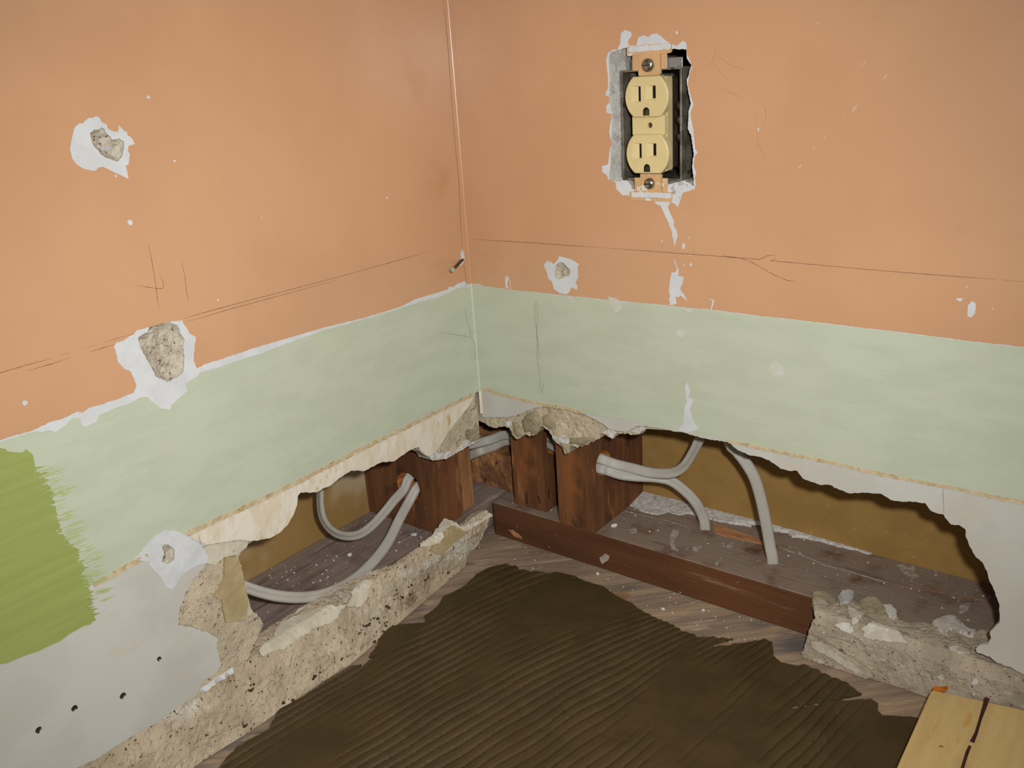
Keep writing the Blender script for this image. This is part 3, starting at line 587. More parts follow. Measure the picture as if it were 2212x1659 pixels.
# ------------------------------------------------------------------ floor of diagonal planks
floor = empty('floor', (0, 0, -.02)); tag(floor, 'diagonal worn subfloor planks under the mortar', 'floor', kind='structure')
D1 = Vector((.7193, .6947)); D2 = Vector((-D1.y, D1.x))   # along / across the boards
base = Vector((.079, .0205)); PW = .0795
for k in range(-9, 5):
    c = base+D2*(k*PW)
    a0, a1 = -1.6, 1.4; g = .0011
    # clip every board to the room's own floor
    bm = bmesh.new(); vs_ = []
    for (s, t) in ((a0, g), (a1, g), (a1, PW-g), (a0, PW-g)):
        p = c+D1*s+D2*t; vs_.append(bm.verts.new((p.x, p.y, 0)))
    f = bm.faces.new(vs_)
    for co, no in (((-.113, 0, 0), (-1, 0, 0)), ((WU, 0, 0), (1, 0, 0)), ((0, .113, 0), (0, 1, 0)), ((0, -WU, 0), (0, -1, 0))):
        bmesh.ops.bisect_plane(bm, geom=bm.verts[:]+bm.edges[:]+bm.faces[:], plane_co=co, plane_no=no, clear_outer=True)
    if not bm.faces: bm.free(); continue
    lp_ = [(v.co.x, v.co.y) for v in bm.faces[:][0].verts]; bm.free()
    ar = sum(lp_[i][0]*lp_[(i+1) % len(lp_)][1]-lp_[(i+1) % len(lp_)][0]*lp_[i][1] for i in range(len(lp_)))
    if ar < 0: lp_.reverse()
    h = .0006*math.sin(k*3.7); n = len(lp_)
    V = [(x, y, -.0002+h*.5-.0003) for x, y in lp_]+[(x, y, -.019) for x, y in lp_]
    Fs = [tuple(range(n)), tuple(range(2*n-1, n-1, -1))]+[(i, i+n, (i+1) % n+n, (i+1) % n) for i in range(n)]
    mesh('plank', V, Fs, M['plank'], floor)
box('underlay', (-.113, -WU, -.03), (WU, .113, -.0195), M['slot'], floor)

# ================================================================== timber in the wall
sp = box('sole_plate', (-.0135, T_PL, .0004), (WU, BK-.0003, H_PL), M['plateR'], bev=.0012)
tag(sp, 'dark brown sole plate timber lying along the foot of the right wall', 'timber', 'sole plates')
sp2 = box('sole_plate', (-BK+.0003, -WU, .0004), (-T_PL, BK-.0006, H_PL-.0003), M['plateL'], bev=.0012)
tag(sp2, 'dusty grey sole plate timber along the foot of the left wall', 'timber', 'sole plates')

def stud(name, lo, hi, m, hole=None, seed=0):
    """upright timber; hole = (axis, centre a, centre z, radius) drilled right through, with its own pale bore"""
    root = empty(name, ((lo[0]+hi[0])/2, (lo[1]+hi[1])/2, lo[2]))
    if not hole:
        box('timber', lo, hi, m, root, .0012); return root
    ax, ca, cz, r = hole; k = 28; ot = 1-ax      # bore runs along axis ax, face coordinates (other, z)
    V = []; Fs = []
    ring = [(ca+r*math.cos(2*math.pi*i/k), cz+r*math.sin(2*math.pi*i/k)) for i in range(k)]
    sq = [(lo[ot], lo[2]), (hi[ot], lo[2]), (hi[ot], hi[2]), (lo[ot], hi[2])]
    vv, ff = cdt(sq, [ring])
    for side, val in ((0, lo[ax]), (1, hi[ax])):
        b = len(V)
        for a, z in vv:
            p = [0, 0, z]; p[ax] = val; p[ot] = a; V.append(tuple(p))
        flip = (side == 0) == (ax == 0)
        for f in ff: Fs.append(tuple(b+i for i in (reversed(f) if flip else f)))
    b = len(V)
    for a in (lo[0], hi[0]):
        for y in (lo[1], hi[1]):
            for z in (lo[2], hi[2]): V.append((a, y, z))
    if ax == 1: Fs += [(b, b+1, b+3, b+2), (b+4, b+6, b+7, b+5)]
    else: Fs += [(b, b+4, b+5, b+1), (b+2, b+3, b+7, b+6)]
    Fs += [(b, b+2, b+6, b+4), (b+1, b+5, b+7, b+3)]
    mesh('timber', V, Fs, m, root)
    V = []
    for val in (lo[ax]+.0001, hi[ax]-.0001):
        for a, z in ring:
            p = [0, 0, z]; p[ax] = val; p[ot] = a; V.append(tuple(p))
    mesh('bore', V, [(i, (i+1) % k, (i+1) % k+k, i+k) for i in range(k)], M['hole'], root, True)
    return root
hLc = hit(Z('B', (895, 925))[0], 1, -.058)
s1 = stud('wall_stud', (-BK+.0004, -.058, H_PL), (-T_PL, -.0165, .62), M['stud'], (1, hLc.x, hLc.z, .0152)); tag(s1, 'brown stud in the left wall with a drilled hole for the cables', 'timber', 'wall studs')
s2 = stud('wall_stud', (-BK+.0004, -.0140, H_PL), (-.0262, .0075, .62), M['strip'], (1, hLc.x-.004, hLc.z+.008, .0150)); tag(s2, 'narrow brown strip standing behind the left stud next to the corner', 'timber', 'wall studs')
hBc = hit((1303, 1001), 0, .1097)
s3 = stud('wall_stud', (.0085, .0300, H_PL), (.0470, BK-.0006, .62), M['stud'], (0, .052, .106, .0150)); tag(s3, 'brown stud beside the corner, set slightly back with bent nails at its foot', 'timber', 'wall studs')
s4 = stud('wall_stud', (.0690, T_PL, H_PL), (.1097, BK-.0006, .62), M['stud'], (0, hBc.y, hBc.z, .0125)); tag(s4, 'brown stud at the left end of the large right wall hole', 'timber', 'wall studs')
s5 = empty('corner_block', (-.05, .07, H_PL)); tag(s5, 'rough brown blocking deep in the corner behind the cables', 'timber')
box('upright', (-BK+.0006, .068, H_PL), (.0078, BK-.0006, .62), M['block'], s5, .0012)
slab('stub', 'R', [(-.075, H_PL), (.0078, H_PL), (.0078, .079), (-.006, .0800), (-.0065, .0770), (-.030, .0765), (-.0305, .081), (-.075, .0815)], [], -.0675, -.050, M['block'], s5, step=.003, disp=lambda u, v: .0022*fbm(u, v, 60, 41)+.0012*fbm(u, v, 260, 42), rows=3, jit=.0006)

# ================================================================== broken plaster along the floor
def prof_map(prof, axis):
    """prof(s) gives points across the strip; returns mapping (s, t) -> point and its outward direction"""
    def S(s, t, n):
        P = prof(s); acc = [0]
        for i in range(len(P)-1): acc.append(acc[-1]+(Vector(P[i+1])-Vector(P[i])).length)
        t = max(0, min(acc[-1]-1e-9, t))
        for i in range(len(P)-1):
            if t <= acc[i+1]:
                f = (t-acc[i])/(acc[i+1]-acc[i]); a, b = Vector(P[i]), Vector(P[i+1]); q = a.lerp(b, f); d = (b-a).normalized()
                nn = Vector((d.y, -d.x)) if axis == 'L' else Vector((-d.y, d.x))
                q = q+nn*n
                return (q.x, s, q.y) if axis == 'L' else (s, q.x, q.y)
    return S
def prof_hit(p, prof, axis):
    """point of the strip seen at a place in the photograph, as (s, t)"""
    ax = 0 if axis == 'L' else 1; P = prof(-.2 if axis == 'L' else .35)
    d = FW*F_PX + RT*(p[0]-1106) - UP*(p[1]-829.5); acc = 0; best = None
    for i in range(len(P)-1):
        a, b = Vector(P[i]), Vector(P[i+1]); e = b-a; nn = Vector((-e.y, e.x))
        den = nn.x*d[ax]+nn.y*d.z
        k = (nn.x*(a.x-CAM[ax])+nn.y*(a.y-CAM.z))/den
        q = CAM+d*k; f = (Vector((q[ax], q.z))-a).dot(e)/e.length_squared
        s = q[1-ax]; fc = max(0, min(1, f)); err = abs(f-fc)*e.length
        if best is None or err < best[0]: best = (err, (s, acc+fc*e.length))
        acc += e.length
    return best[1]
XS = [(-1.6, .012), (-.338, .0095), (-.298, .0146), (-.252, .0140), (-.21, .019), (-.1735, .0150), (-.12, .004), (-.0886, -.001), (-.027, .001), (.1, .001)]
def interp(T, x):
    for (a, b), (c, d) in zip(T, T[1:]):
        if x <= c: return b+(d-b)*max(0, (x-a)/(c-a))
    return T[-1][1]
profL = lambda s: [(interp(XS, s), .0003), (.001+.2*interp(XS, s), .028), (-.0035, .0435), (-.022, .0470)]
SL = prof_map(profL, 'L')
hp = lambda ps: [prof_hit(p, profL, 'L') for p in ps]
TL = .066
rt = hp(remTop)
topL = [(-WU, TL), (-.36, TL), (-.33, TL), (-.30, TL)]+[(s, min(t, TL)) for s, t in hp(Z('D', (590, 1165)))+rt]
endL = hp(Z('D', (2155, 520), (2140, 600), (2100, 680), (2060, 730)))
endL = [(s, max(t, .002)) for s, t in endL]
outL = jag(topL+endL, .0006, .002, 100)+[(endL[-1][0]-.004, 0)]+[(-WU, 0)]
slab('plaster_remnant', SL, outL, [], -.008, 0, M['remnant'], wall_left, step=.0026, box=(-.5, 0, 0, .08), disp=lambda u, v: .0028*fbm(u, v, 85, 21, 5)+.0012*fbm(u, v, 420, 22, 3), rows=3, jit=.0005)
def stripflake(name, S, hpf, ps, m, parent, off, seed, amp=.0008, step=.0028, back=-.004):
    lp_ = jag(hpf(ps), .0007, .0014, seed, True)
    return slab(name, S, lp_, [], back, off, m, parent, step=step, disp=lambda u, v: amp*fbm(u, v, 120, seed), rows=2, jit=.0003)
stripflake('plaster_flake', SL, hp, Z('D', (690, 1240), (720, 1180), (800, 1140), (870, 1110), (960, 1080), (1060, 1050), (1150, 1030), (1110, 1080), (1090, 1120), (1030, 1160), (950, 1190), (880, 1240), (800, 1290), (730, 1350), (680, 1360), (560, 1400), (600, 1330), (680, 1280)), M['flake'], wall_left, .0034, 110)
stripflake('plaster_flake', SL, hp, Z('D', (1155, 1045), (1190, 980), (1240, 920), (1300, 890), (1330, 900), (1310, 950), (1290, 1010), (1250, 1055), (1180, 1050)), M['flake'], wall_left, .0034, 111)
stripflake('lath_paper_flake', SL, hp, Z('D', (1740, 690), (1790, 610), (1880, 520), (1950, 545), (2010, 560), (1900, 650), (1840, 720)), M['tan'], wall_left, .0026, 112, .0003)
stripflake('plaster_flake', SL, hp, Z('D', (1690, 650), (1770, 600), (1790, 560), (1820, 530), (1850, 475), (1900, 490), (1930, 530), (2080, 480), (2140, 430), (2165, 450), (2080, 500), (1980, 560), (1900, 520), (1870, 540), (1790, 640), (1720, 660)), M['cream'], wall_left, .0040, 113)
stripflake('plaster_flake', SL, hp, Z('G', (1300, 1110), (1370, 1070), (1420, 1000), (1480, 960), (1530, 980), (1500, 1050), (1420, 1110), (1330, 1180), (1280, 1190)), M['chip'], wall_left, .0026, 114)
slab('lath_paper_flake', 'L', jag(LL(Z('D', (335, 700), (410, 700), (432, 760), (466, 880), (488, 1000), (480, 1090), (430, 1140), (340, 1150), (310, 1000), (250, 970), (300, 920), (330, 840)), -.003), .0004, .002, 115, True), [], -.012, -.0022, M['tan'], wall_left, step=.003, disp=lambda u, v: .0006*fbm(u, v, 120, 9), rows=2)
slab('grey_plaster_ledge', 'L', jag(LL(Z('D', (185, 640), (230, 622), (380, 600), (440, 592), (495, 602), (480, 640), (415, 690), (330, 705), (260, 760), (215, 750), (205, 690)), -.002), .0003, .002, 116, True), [], -.012, -.0018, M['flake'], wall_left, step=.003, disp=lambda u, v: .0008*fbm(u, v, 150, 10), rows=2)

profR = lambda s: [(-.0062, .0003), (-.002, .030), (.004, .0385), (.046, .0415)]
SR = prof_map(profR, 'R')
hpr = lambda ps: [prof_hit(p, profR, 'R') for p in ps]
chTop = Z('E', (705, 1285), (722, 1260), (760, 1255), (830, 1290), (880, 1310), (890, 1270), (930, 1245), (990, 1265), (1000, 1310), (1060, 1310), (1130, 1300), (1190, 1330), (1290, 1380), (1320, 1440), (1400, 1455), (1540, 1465), (1640, 1430), (1740, 1440), (1800, 1490), (1860, 1530), (1960, 1515), (2010, 1500))
chLeft = Z('F', (410, 330), (430, 420), (440, 490), (410, 520), (385, 600), (365, 680), (345, 740))
tt = hpr(chTop); tl = hpr(chLeft)
outR = [(tl[-1][0], 0)]+jag(list(reversed(tl))+tt, .0005, .0018, 120)+[(tt[-1][0]+.02, .045), (WU, .045), (WU, 0)]
slab('plaster_remnant', SR, outR, [], -.006, 0, M['chunk'], wall_right, step=.0026, box=(.3, .62, 0, .1), disp=lambda u, v: .0024*fbm(u, v, 90, 31, 5)+.0010*fbm(u, v, 430, 32, 3), rows=3, jit=.0005)
for i, (k, m, off) in enumerate([([(590, 540), (650, 525), (710, 530), (740, 560), (745, 600), (700, 605), (640, 580)], 'scuffwhite', .0018), ([(800, 570), (880, 535), (960, 550), (1060, 590), (1120, 630), (1165, 685), (1080, 675), (950, 670), (860, 650), (820, 630), (830, 600)], 'scuffwhite', .0020),
                                 ([(960, 400), (1030, 400), (1070, 450), (1060, 495), (1010, 490), (980, 440)], 'scuffwhite', .0022), ([(1350, 530), (1440, 490), (1510, 485), (1570, 530), (1620, 580), (1690, 600), (1670, 640), (1590, 620), (1550, 590), (1510, 570), (1440, 610), (1400, 590)], 'scuffwhite', .0024),
                                 ([(690, 410), (740, 430), (800, 490), (770, 530), (740, 550), (700, 470)], 'scuffwhite', .0020), ([(780, 380), (850, 345), (910, 345), (950, 390), (985, 440), (1000, 490), (960, 490), (900, 450), (830, 430)], 'key', .0030),
                                 ([(1480, 720), (1540, 715), (1630, 740), (1640, 770), (1560, 775), (1500, 750)], 'scuffwhite', .0016), ([(1655, 985), (1680, 950), (1710, 960), (1700, 1000), (1670, 1005)], 'scuffwhite', .0016), ([(1385, 940), (1420, 920), (1450, 955), (1420, 970)], 'scuffwhite', .0016), ([(415, 300), (500, 300), (560, 330), (600, 370), (570, 400), (500, 350), (420, 350)], 'key', .0026), ([(615, 350), (640, 300), (690, 285), (735, 300), (720, 360), (680, 380), (630, 385)], 'grey_core', .0030)]):
    stripflake('plaster_flake' if m != 'key' else 'plaster_key', SR, hpr, Z('F', *k), M[m], wall_right, off, 130+i)
stripflake('plaster_chunk', SR, hpr, Z('F', (432, 622), (500, 645), (640, 742), (760, 800), (875, 888), (902, 945), (830, 955), (720, 918), (600, 878), (470, 848), (348, 800), (345, 740), (372, 680), (402, 600)), M['chunk'], wall_right, .0030, 150, .0016)
stripflake('plaster_flake', SR, hpr, Z('F', (420, 650), (500, 660), (640, 760), (760, 820), (840, 900), (800, 910), (700, 860), (600, 790), (500, 740), (430, 700)), M['lathcore'], wall_right, .0052, 151, .0010)

# ================================================================== electrical cables
def cable(label, pts, refs, wide=.0096, thick=.0051):
    P = [Vector(p) for p in pts]
    out = []
    for i in range(len(P)-1):          # Catmull-Rom through the points
        p0 = P[max(0, i-1)]; p1 = P[i]; p2 = P[i+1]; p3 = P[min(len(P)-1, i+2)]
        n = max(3, int((p2-p1).length/.004))
        for j in range(n):
            t = j/n
            out.append((.5*((2*p1)+(p2-p0)*t+(2*p0-5*p1+4*p2-p3)*t*t+(3*p1-p0-3*p2+p3)*t**3), (i+t)/(len(P)-1)))
    out.append((P[-1], 1.0))
    K = 26; V = []; Fs = []
    for i, (c, t) in enumerate(out):
        d = (out[min(len(out)-1, i+1)][0]-out[max(0, i-1)][0]).normalized()
        f = t*(len(refs)-1); a = min(len(refs)-2, int(f)); tilt = math.radians(refs[a]+(refs[a+1]-refs[a])*(f-a))
        wv0 = d.cross(Vector((.58, -.62, .52))).normalized(); nv0 = d.cross(wv0)
        wv = wv0*math.cos(tilt)+nv0*math.sin(tilt); nv = d.cross(wv)
        for k in range(K):
            th = 2*math.pi*k/K; x = wide/2*math.copysign(abs(math.cos(th))**.8, math.cos(th)); y = thick/2*math.sin(th)
            y *= 1-.46*math.exp(-(x/.00125)**2)
            V.append(c+wv*x+nv*y)
    for i in range(len(out)-1):
        for k in range(K): Fs.append((K*i+k, K*i+(k+1) % K, K*(i+1)+(k+1) % K, K*(i+1)+k))
    Fs.append(tuple(reversed(range(K)))); Fs.append(tuple(range(K*(len(out)-1), K*len(out))))
    o = mesh('electrical_cable', V, Fs, M['cable'], None, True)
    tag(o, label, 'cable', 'cables in the wall cavity'); return o
def onL(k, p, x): return hit(Z(k, p)[0], 0, x)
def onR(k, p, y): return hit(Z(k, p)[0], 1, y)
hz = hLc.z
a_path = [onL('D', (985, 230), -.053)+Vector((0, .003, .07)), onL('D', (985, 230), -.053)+Vector((0, .001, .025)), onL('D', (985, 230), -.053), onL('D', (985, 330), -.055), onL('D', (1000, 430), -.056), onL('D', (1045, 505), -.057), onL('D', (1110, 550), -.057), onL('D', (1190, 563), -.057), onL('D', (1265, 545), -.057),
          onL('D', (1340, 490), -.057), onL('D', (1420, 405), -.057), onL('D', (1490, 318), -.056), onL('D', (1560, 240), -.055),
          Vector((hLc.x-.005, -.050, hz+.006)), Vector((hLc.x-.003, -.02, hz+.012)), Vector((-.047, .006, hz+.015)), onR('B', (1460, 575), .036), onR('B', (1560, 548), .046), onR('B', (1680, 512), .052),
          Vector((.030, .053, .1065)), Vector((.060, .047, .108)), Vector((.090, .039, hBc.z+.0045)), Vector((.108, hBc.y, hBc.z+.0040)),
          onR('C', (1050, 668), .044), onR('C', (1200, 706), .049), onR('C', (1350, 742), .051), onR('C', (1480, 748), .051), onR('C', (1560, 728), .051), onR('C', (1625, 675), .050), onR('C', (1685, 580), .050), onR('C', (1725, 500), .050), onR('C', (1748, 440), .050), onR('C', (1748, 440), .050)+Vector((.004, 0, .03)), onR('C', (1748, 440), .050)+Vector((.006, 0, .09))]
cable('pale grey cable dipping in the left cavity, then curling up behind the right wall', a_path, [55, 50, 35, 15, 0, 10, 25, 10])
b_path = [onL('D', (300, 870), -.048), onL('D', (400, 880), -.044), onL('D', (490, 915), -.038), onL('D', (580, 945), -.033), onL('D', (700, 972), -.028), onL('D', (850, 982), -.0245), onL('D', (1000, 962), -.0235), onL('D', (1130, 910), -.0235), onL('D', (1250, 832), -.025), onL('D', (1360, 722), -.030),
          onL('D', (1450, 600), -.036), onL('D', (1530, 440), -.043), onL('D', (1590, 330), -.046), Vector((hLc.x+.006, -.050, hz-.001)), Vector((hLc.x+.005, -.02, hz+.002)), Vector((-.040, .006, hz+.004)), onR('B', (1445, 650), .042), onR('B', (1560, 610), .050), onR('B', (1690, 560), .057),
          Vector((.030, .055, .0985)), Vector((.060, .046, .098)), Vector((.090, .037, hBc.z-.0045)), Vector((.109, hBc.y-.002, hBc.z-.0050)),
          onR('C', (1000, 722), .040), onR('C', (1110, 757), .044), onR('C', (1250, 772), .050), onR('C', (1380, 778), .055), onR('C', (1500, 803), .061), onR('C', (1600, 870), .067), onR('C', (1700, 970), .073), onR('C', (1760, 1080), .0775), Vector((.1924, .0781, .039)), Vector((.1935, .0785, .012))]
cable('pale grey cable looping over the left sole plate, then dropping into the right sole plate', b_path, [20, 15, 10, 20, 10, 0, 10, 30, 20])
e_path = [onR('E', (110, 160), .047)+Vector((-.02, 0, .06)), onR('E', (110, 160), .047), onR('E', (165, 240), .048), onR('E', (232, 325), .0495), onR('E', (298, 440), .051), onR('E', (345, 600), .0525), onR('E', (382, 780), .053), onR('E', (408, 930), .0537), Vector((.2667, .0538, .0385)), Vector((.268, .054, .012))]
cable('pale grey cable bowing down alone into the sole plate right of the others', e_path, [30, 15, 10])

# ================================================================== outlet box and receptacle
BX, BZ = .1835, .4023
bw, bh, bd, th = .0247, .0392, .062, .0016
ob = empty('outlet_box', (BX, 0, BZ-bh)); tag(ob, 'open steel outlet box set into the right wall', 'outlet box')
yf = .0015
box('box_side', (BX-bw, yf, BZ-bh), (BX-bw+th, yf+bd, BZ+bh), M['boxsteel'], ob, .0003)
box('box_side', (BX+bw-th, yf, BZ-bh), (BX+bw, yf+bd, BZ+bh), M['boxsteel'], ob, .0003)
box('box_end', (BX-bw+th, yf, BZ+bh-th), (BX+bw-th, yf+bd, BZ+bh), M['boxsteel'], ob, .0003)
box('box_end', (BX-bw+th, yf, BZ-bh), (BX+bw-th, yf+bd, BZ-bh+th), M['boxsteel'], ob, .0003)
box('box_back', (BX-bw+th, yf+bd-th, BZ-bh+th), (BX+bw-th, yf+bd, BZ+bh-th), M['boxsteel'], ob)
def disc(name, c, r, t, m, parent, axis=1, k=20, dome=0.0):
    """round head facing the room (towards -y)"""
    V = [(c[0]+r*math.cos(2*math.pi*i/k), c[1], c[2]+r*math.sin(2*math.pi*i/k)) for i in range(k)]
    V += [(c[0]+r*math.cos(2*math.pi*i/k), c[1]-t, c[2]+r*math.sin(2*math.pi*i/k)) for i in range(k)]
    V += [(c[0]+r*.72*math.cos(2*math.pi*i/k), c[1]-t-dome*.65, c[2]+r*.72*math.sin(2*math.pi*i/k)) for i in range(k)]+[(c[0], c[1]-t-dome, c[2])]
    Fs = [(i, (i+1) % k, (i+1) % k+k, i+k) for i in range(k)]+[(i+k, (i+1) % k+k, (i+1) % k+2*k, i+2*k) for i in range(k)]+[(i+2*k, (i+1) % k+2*k, 3*k) for i in range(k)]+[tuple(reversed(range(k)))]
    return mesh(name, V, Fs, m, parent, True)
def zA(p, y=0.0): return hit(Z('A', p)[0], 1, y)
for p, r in (((465, 367), .0030), ((690, 1362), .0031)):
    q = zA(p, .0005); disc('clamp_screw', (q.x, .0015, q.z), r, .0016, M['screw'], ob, dome=.0008)
# steel ears of the box above and below, right of the strap
for pa, pb in (((650, 325), (850, 400)), ((650, 1320), (815, 1375)), ((430, 340), (500, 420))):
    a, b = zA(pa, .003), zA(pb, .003); box('box_ear', (min(a.x, b.x), .002, min(a.z, b.z)), (max(a.x, b.x), .0034, max(a.z, b.z)), M['steel'], ob, .0003)
q = zA((870, 1165), .02); disc('rivet', (BX+bw+.0002, .020, q.z), .0001, .0001, M['steel'], ob)
V = []; k = 14
for i in range(k): V.append((BX+bw, .022+.0042*math.cos(2*math.pi*i/k), BZ-.028+.0060*math.sin(2*math.pi*i/k)))
for i in range(k): V.append((BX+bw+.0016, .022+.0020*math.cos(2*math.pi*i/k), BZ-.028+.0032*math.sin(2*math.pi*i/k)))
bpy.data.objects.remove(bpy.data.objects['rivet'])
mesh('dimple', V, [(i, (i+1) % k, (i+1) % k+k, i+k) for i in range(k)]+[tuple(range(k, 2*k))], M['boxsteel'], ob, True)

RX, RZ = .1842, .4030
rc = empty('duplex_receptacle', (RX, 0, RZ-.05)); tag(rc, 'ivory duplex receptacle without cover plate, mounted in the steel box', 'receptacle')
def rr_(u0, u1, v0, v1, r, k=4):
    out = []
    for cx, cy, a0 in ((u1-r, v1-r, 0), (u0+r, v1-r, 90), (u0+r, v0+r, 180), (u1-r, v0+r, 270)):
        for i in range(k+1):
            a = math.radians(a0+90*i/k); out.append((cx+r*math.cos(a), cy+r*math.sin(a)))
    return out
# strap with its wide plaster ears
for sgn in (1, -1):
    zc = RZ+sgn*.0417
    s_out = rr_(RX-.0088, RX+.0088, zc-.0078, zc+.0070, .0012)
    slot = rr_(RX-.0060, RX+.0060, zc+sgn*.0098-.0008, zc+sgn*.0098+.0008, .0006)
    slab('strap', 'R', s_out, [], -.0012, .0012, M['strap'], rc, back=True)
    e0, e1 = zc+sgn*.0062, zc+sgn*.0128
    ear = slab('plaster_ear', 'R', rr_(RX-.0178, RX+.0176, min(e0, e1), max(e0, e1), .0014), [slot], -.0002, .0014, M['strap'], rc, back=True)
    slab('paint_drip', 'R', jag(rr_(RX-.0160, RX+.0172, (e1 if sgn > 0 else e0)-.0042, (e1 if sgn > 0 else e0)-.0004, .0012), .0005, .0014, 200+sgn, True), [], .0012, .0019, M['chip'], rc, step=.001, disp=lambda u, v: .0003*fbm(u, v, 400, 2))
    for dx in ((-.0138, -.0092), (.0092, .0138)):
        box('ear_leg', (RX+dx[0], -.0010, min(zc-sgn*.004, e0)), (RX+dx[1], .0004, max(zc-sgn*.004, e0)), M['strap'], rc, .0003)
    q = zA((557, 380) if sgn > 0 else (570, 1347), -.003)
    sc = disc('mounting_screw', (q.x, -.0012, q.z), .0046 if sgn > 0 else .0041, .0014, M['screw'], rc, dome=.0017, k=24)
    box('screw_slot', (q.x-.0030, -.0050, q.z-.0004), (q.x+.0030, -.0034, q.z+.0004), M['slot'], sc)
# body between and behind the two faces
slab('body', 'R', rr_(RX-.0136, RX+.0140, RZ-.0330, RZ+.0330, .002), [], -.007, .0008, M['ivory'], rc)
slab('rear_body', 'R', rr_(RX-.0120, RX+.0118, RZ-.0320, RZ+.0320, .002), [], -.024, -.006, M['rearbody'], rc)
slab('bridge', 'R', rr_(RX-.0128, RX+.0138, RZ-.0068, RZ+.0068, .001), [circle((RX+.0016, RZ), .0020, 16)], .0006, .0040, M['ivory'], rc)
disc('centre_screw_hole', (RX+.0016, -.0019, RZ), .0019, .0001, M['brass'], rc, k=16)
def face(cz):
    cx = RX+.0006; W = .0172; Hh = .0139
    pts = []
    for i in range(48):
        a = 2*math.pi*i/48; x = .0174*math.cos(a); y = .0174*math.sin(a)
        y = max(-Hh, min(Hh, y)); pts.append((cx+x, cz+y))
    f1 = [(cx-.0120, cz-.0034), (cx-.0042, cz-.0034), (cx-.0042, cz+.0076), (cx-.0120, cz+.0076)]
    f2 = [(cx-.0002, cz-.0024), (cx+.0078, cz-.0024), (cx+.0078, cz+.0076), (cx-.0002, cz+.0076)]
    g = [(cx-.0026, cz-.0128), (cx+.0026, cz-.0128), (cx+.0026, cz-.0098)]+[(cx+.0026*math.cos(a), cz-.0098+.0027*math.sin(a)) for a in [math.pi*k/8 for k in range(1, 8)]]+[(cx-.0026, cz-.0098)]
    top = .0074
    inner = [(cx+(p[0]-cx)*.955, cz+(p[1]-cz)*.955) for p in pts]
    vv, ff = cdt(inner, [f1, f2, g]); to3 = FR['R']
    V = [to3(u, v, top) for u, v in vv]; Fs = [tuple(f) for f in ff]
    b = len(V); k = len(pts)
    V += [to3(u, v, top) for u, v in inner]+[to3(u, v, top-.0007) for u, v in pts]+[to3(u, v, .0010) for u, v in pts]
    for i in range(k):
        j = (i+1) % k; Fs += [(b+i, b+k+i, b+k+j, b+j), (b+k+i, b+2*k+i, b+2*k+j, b+k+j)]
    fo = mesh('outlet_face', V, Fs, M['ivory'], rc)
    for nm, f, (s0, s1, z0, z1) in (('slot_funnel', f1, (cx-.0066, cx-.0044, cz-.0028, cz+.0070)), ('slot_funnel', f2, (cx+.0048, cx+.0074, cz-.0012, cz+.0070))):
        inn = [(s0, z0), (s1, z0), (s1, z1), (s0, z1)]; V = [to3(u, v, top) for u, v in f]+[to3(u, v, top-.0012) for u, v in inn]+[to3(u, v, top-.0070) for u, v in inn]
        mesh(nm, V, [(i, (i+1) % 4, (i+1) % 4+4, i+4) for i in range(4)], M['ivory'], fo)
        mesh('blade_slot', [to3(u, v, top-.0012) for u, v in inn]+[to3(u, v, top-.0054) for u, v in inn], [(i, (i+1) % 4, (i+1) % 4+4, i+4) for i in range(4)]+[(4, 5, 6, 7)], M['slot'], fo)
    n = len(g); V = [to3(u, v, top) for u, v in g]+[to3(u, v, top-.005) for u, v in g]
    mesh('ground_slot', V, [(i, (i+1) % n, (i+1) % n+n, i+n) for i in range(n)]+[tuple(range(n, 2*n))], M['brass'], fo)
face(RZ+.0198); face(RZ-.0198)
for sz in (.012, -.010, .002):
    disc('terminal_screw', (RX+.0175, .012, RZ+sz), .0030, .0010, M['brass'], rc, dome=.0006)

# ================================================================== bent nail in the corner
na = hit((998, 562), 0, .0); nb = hit((979, 582), 0, .016)
nl = empty('finishing_nail', na); tag(nl, 'bent rusty nail sticking out of the orange corner', 'nail')
def rod(name, a, b, r, m, parent, k=10):
    a, b = Vector(a), Vector(b); d = (b-a).normalized(); u = d.orthogonal().normalized(); v = d.cross(u)
    V = [a+u*r*math.cos(2*math.pi*i/k)+v*r*math.sin(2*math.pi*i/k) for i in range(k)]+[b+u*r*math.cos(2*math.pi*i/k)+v*r*math.sin(2*math.pi*i/k) for i in range(k)]
    return mesh(name, V, [(i, (i+1) % k, (i+1) % k+k, i+k) for i in range(k)]+[tuple(reversed(range(k))), tuple(range(k, 2*k))], m, parent)
dn_ = (nb-na).normalized()
rod('shank', na-dn_*.006, nb, .0014, M['nail'], nl); rod('head', nb-dn_*.0002, nb+dn_*.0016, .0019, M['nailhead'], nl, 14)
# nails driven through the split foot of the stud beside the corner
for i, (p, q) in enumerate([((360, 900), (362, 990)), ((448, 925), (470, 985)), ((545, 875), (540, 935))]):
    a = onR('C', p, .0296); b = onR('C', q, .0288); rod('bent_nail', a, b, .0006, M['nailhole'], s3, 6)

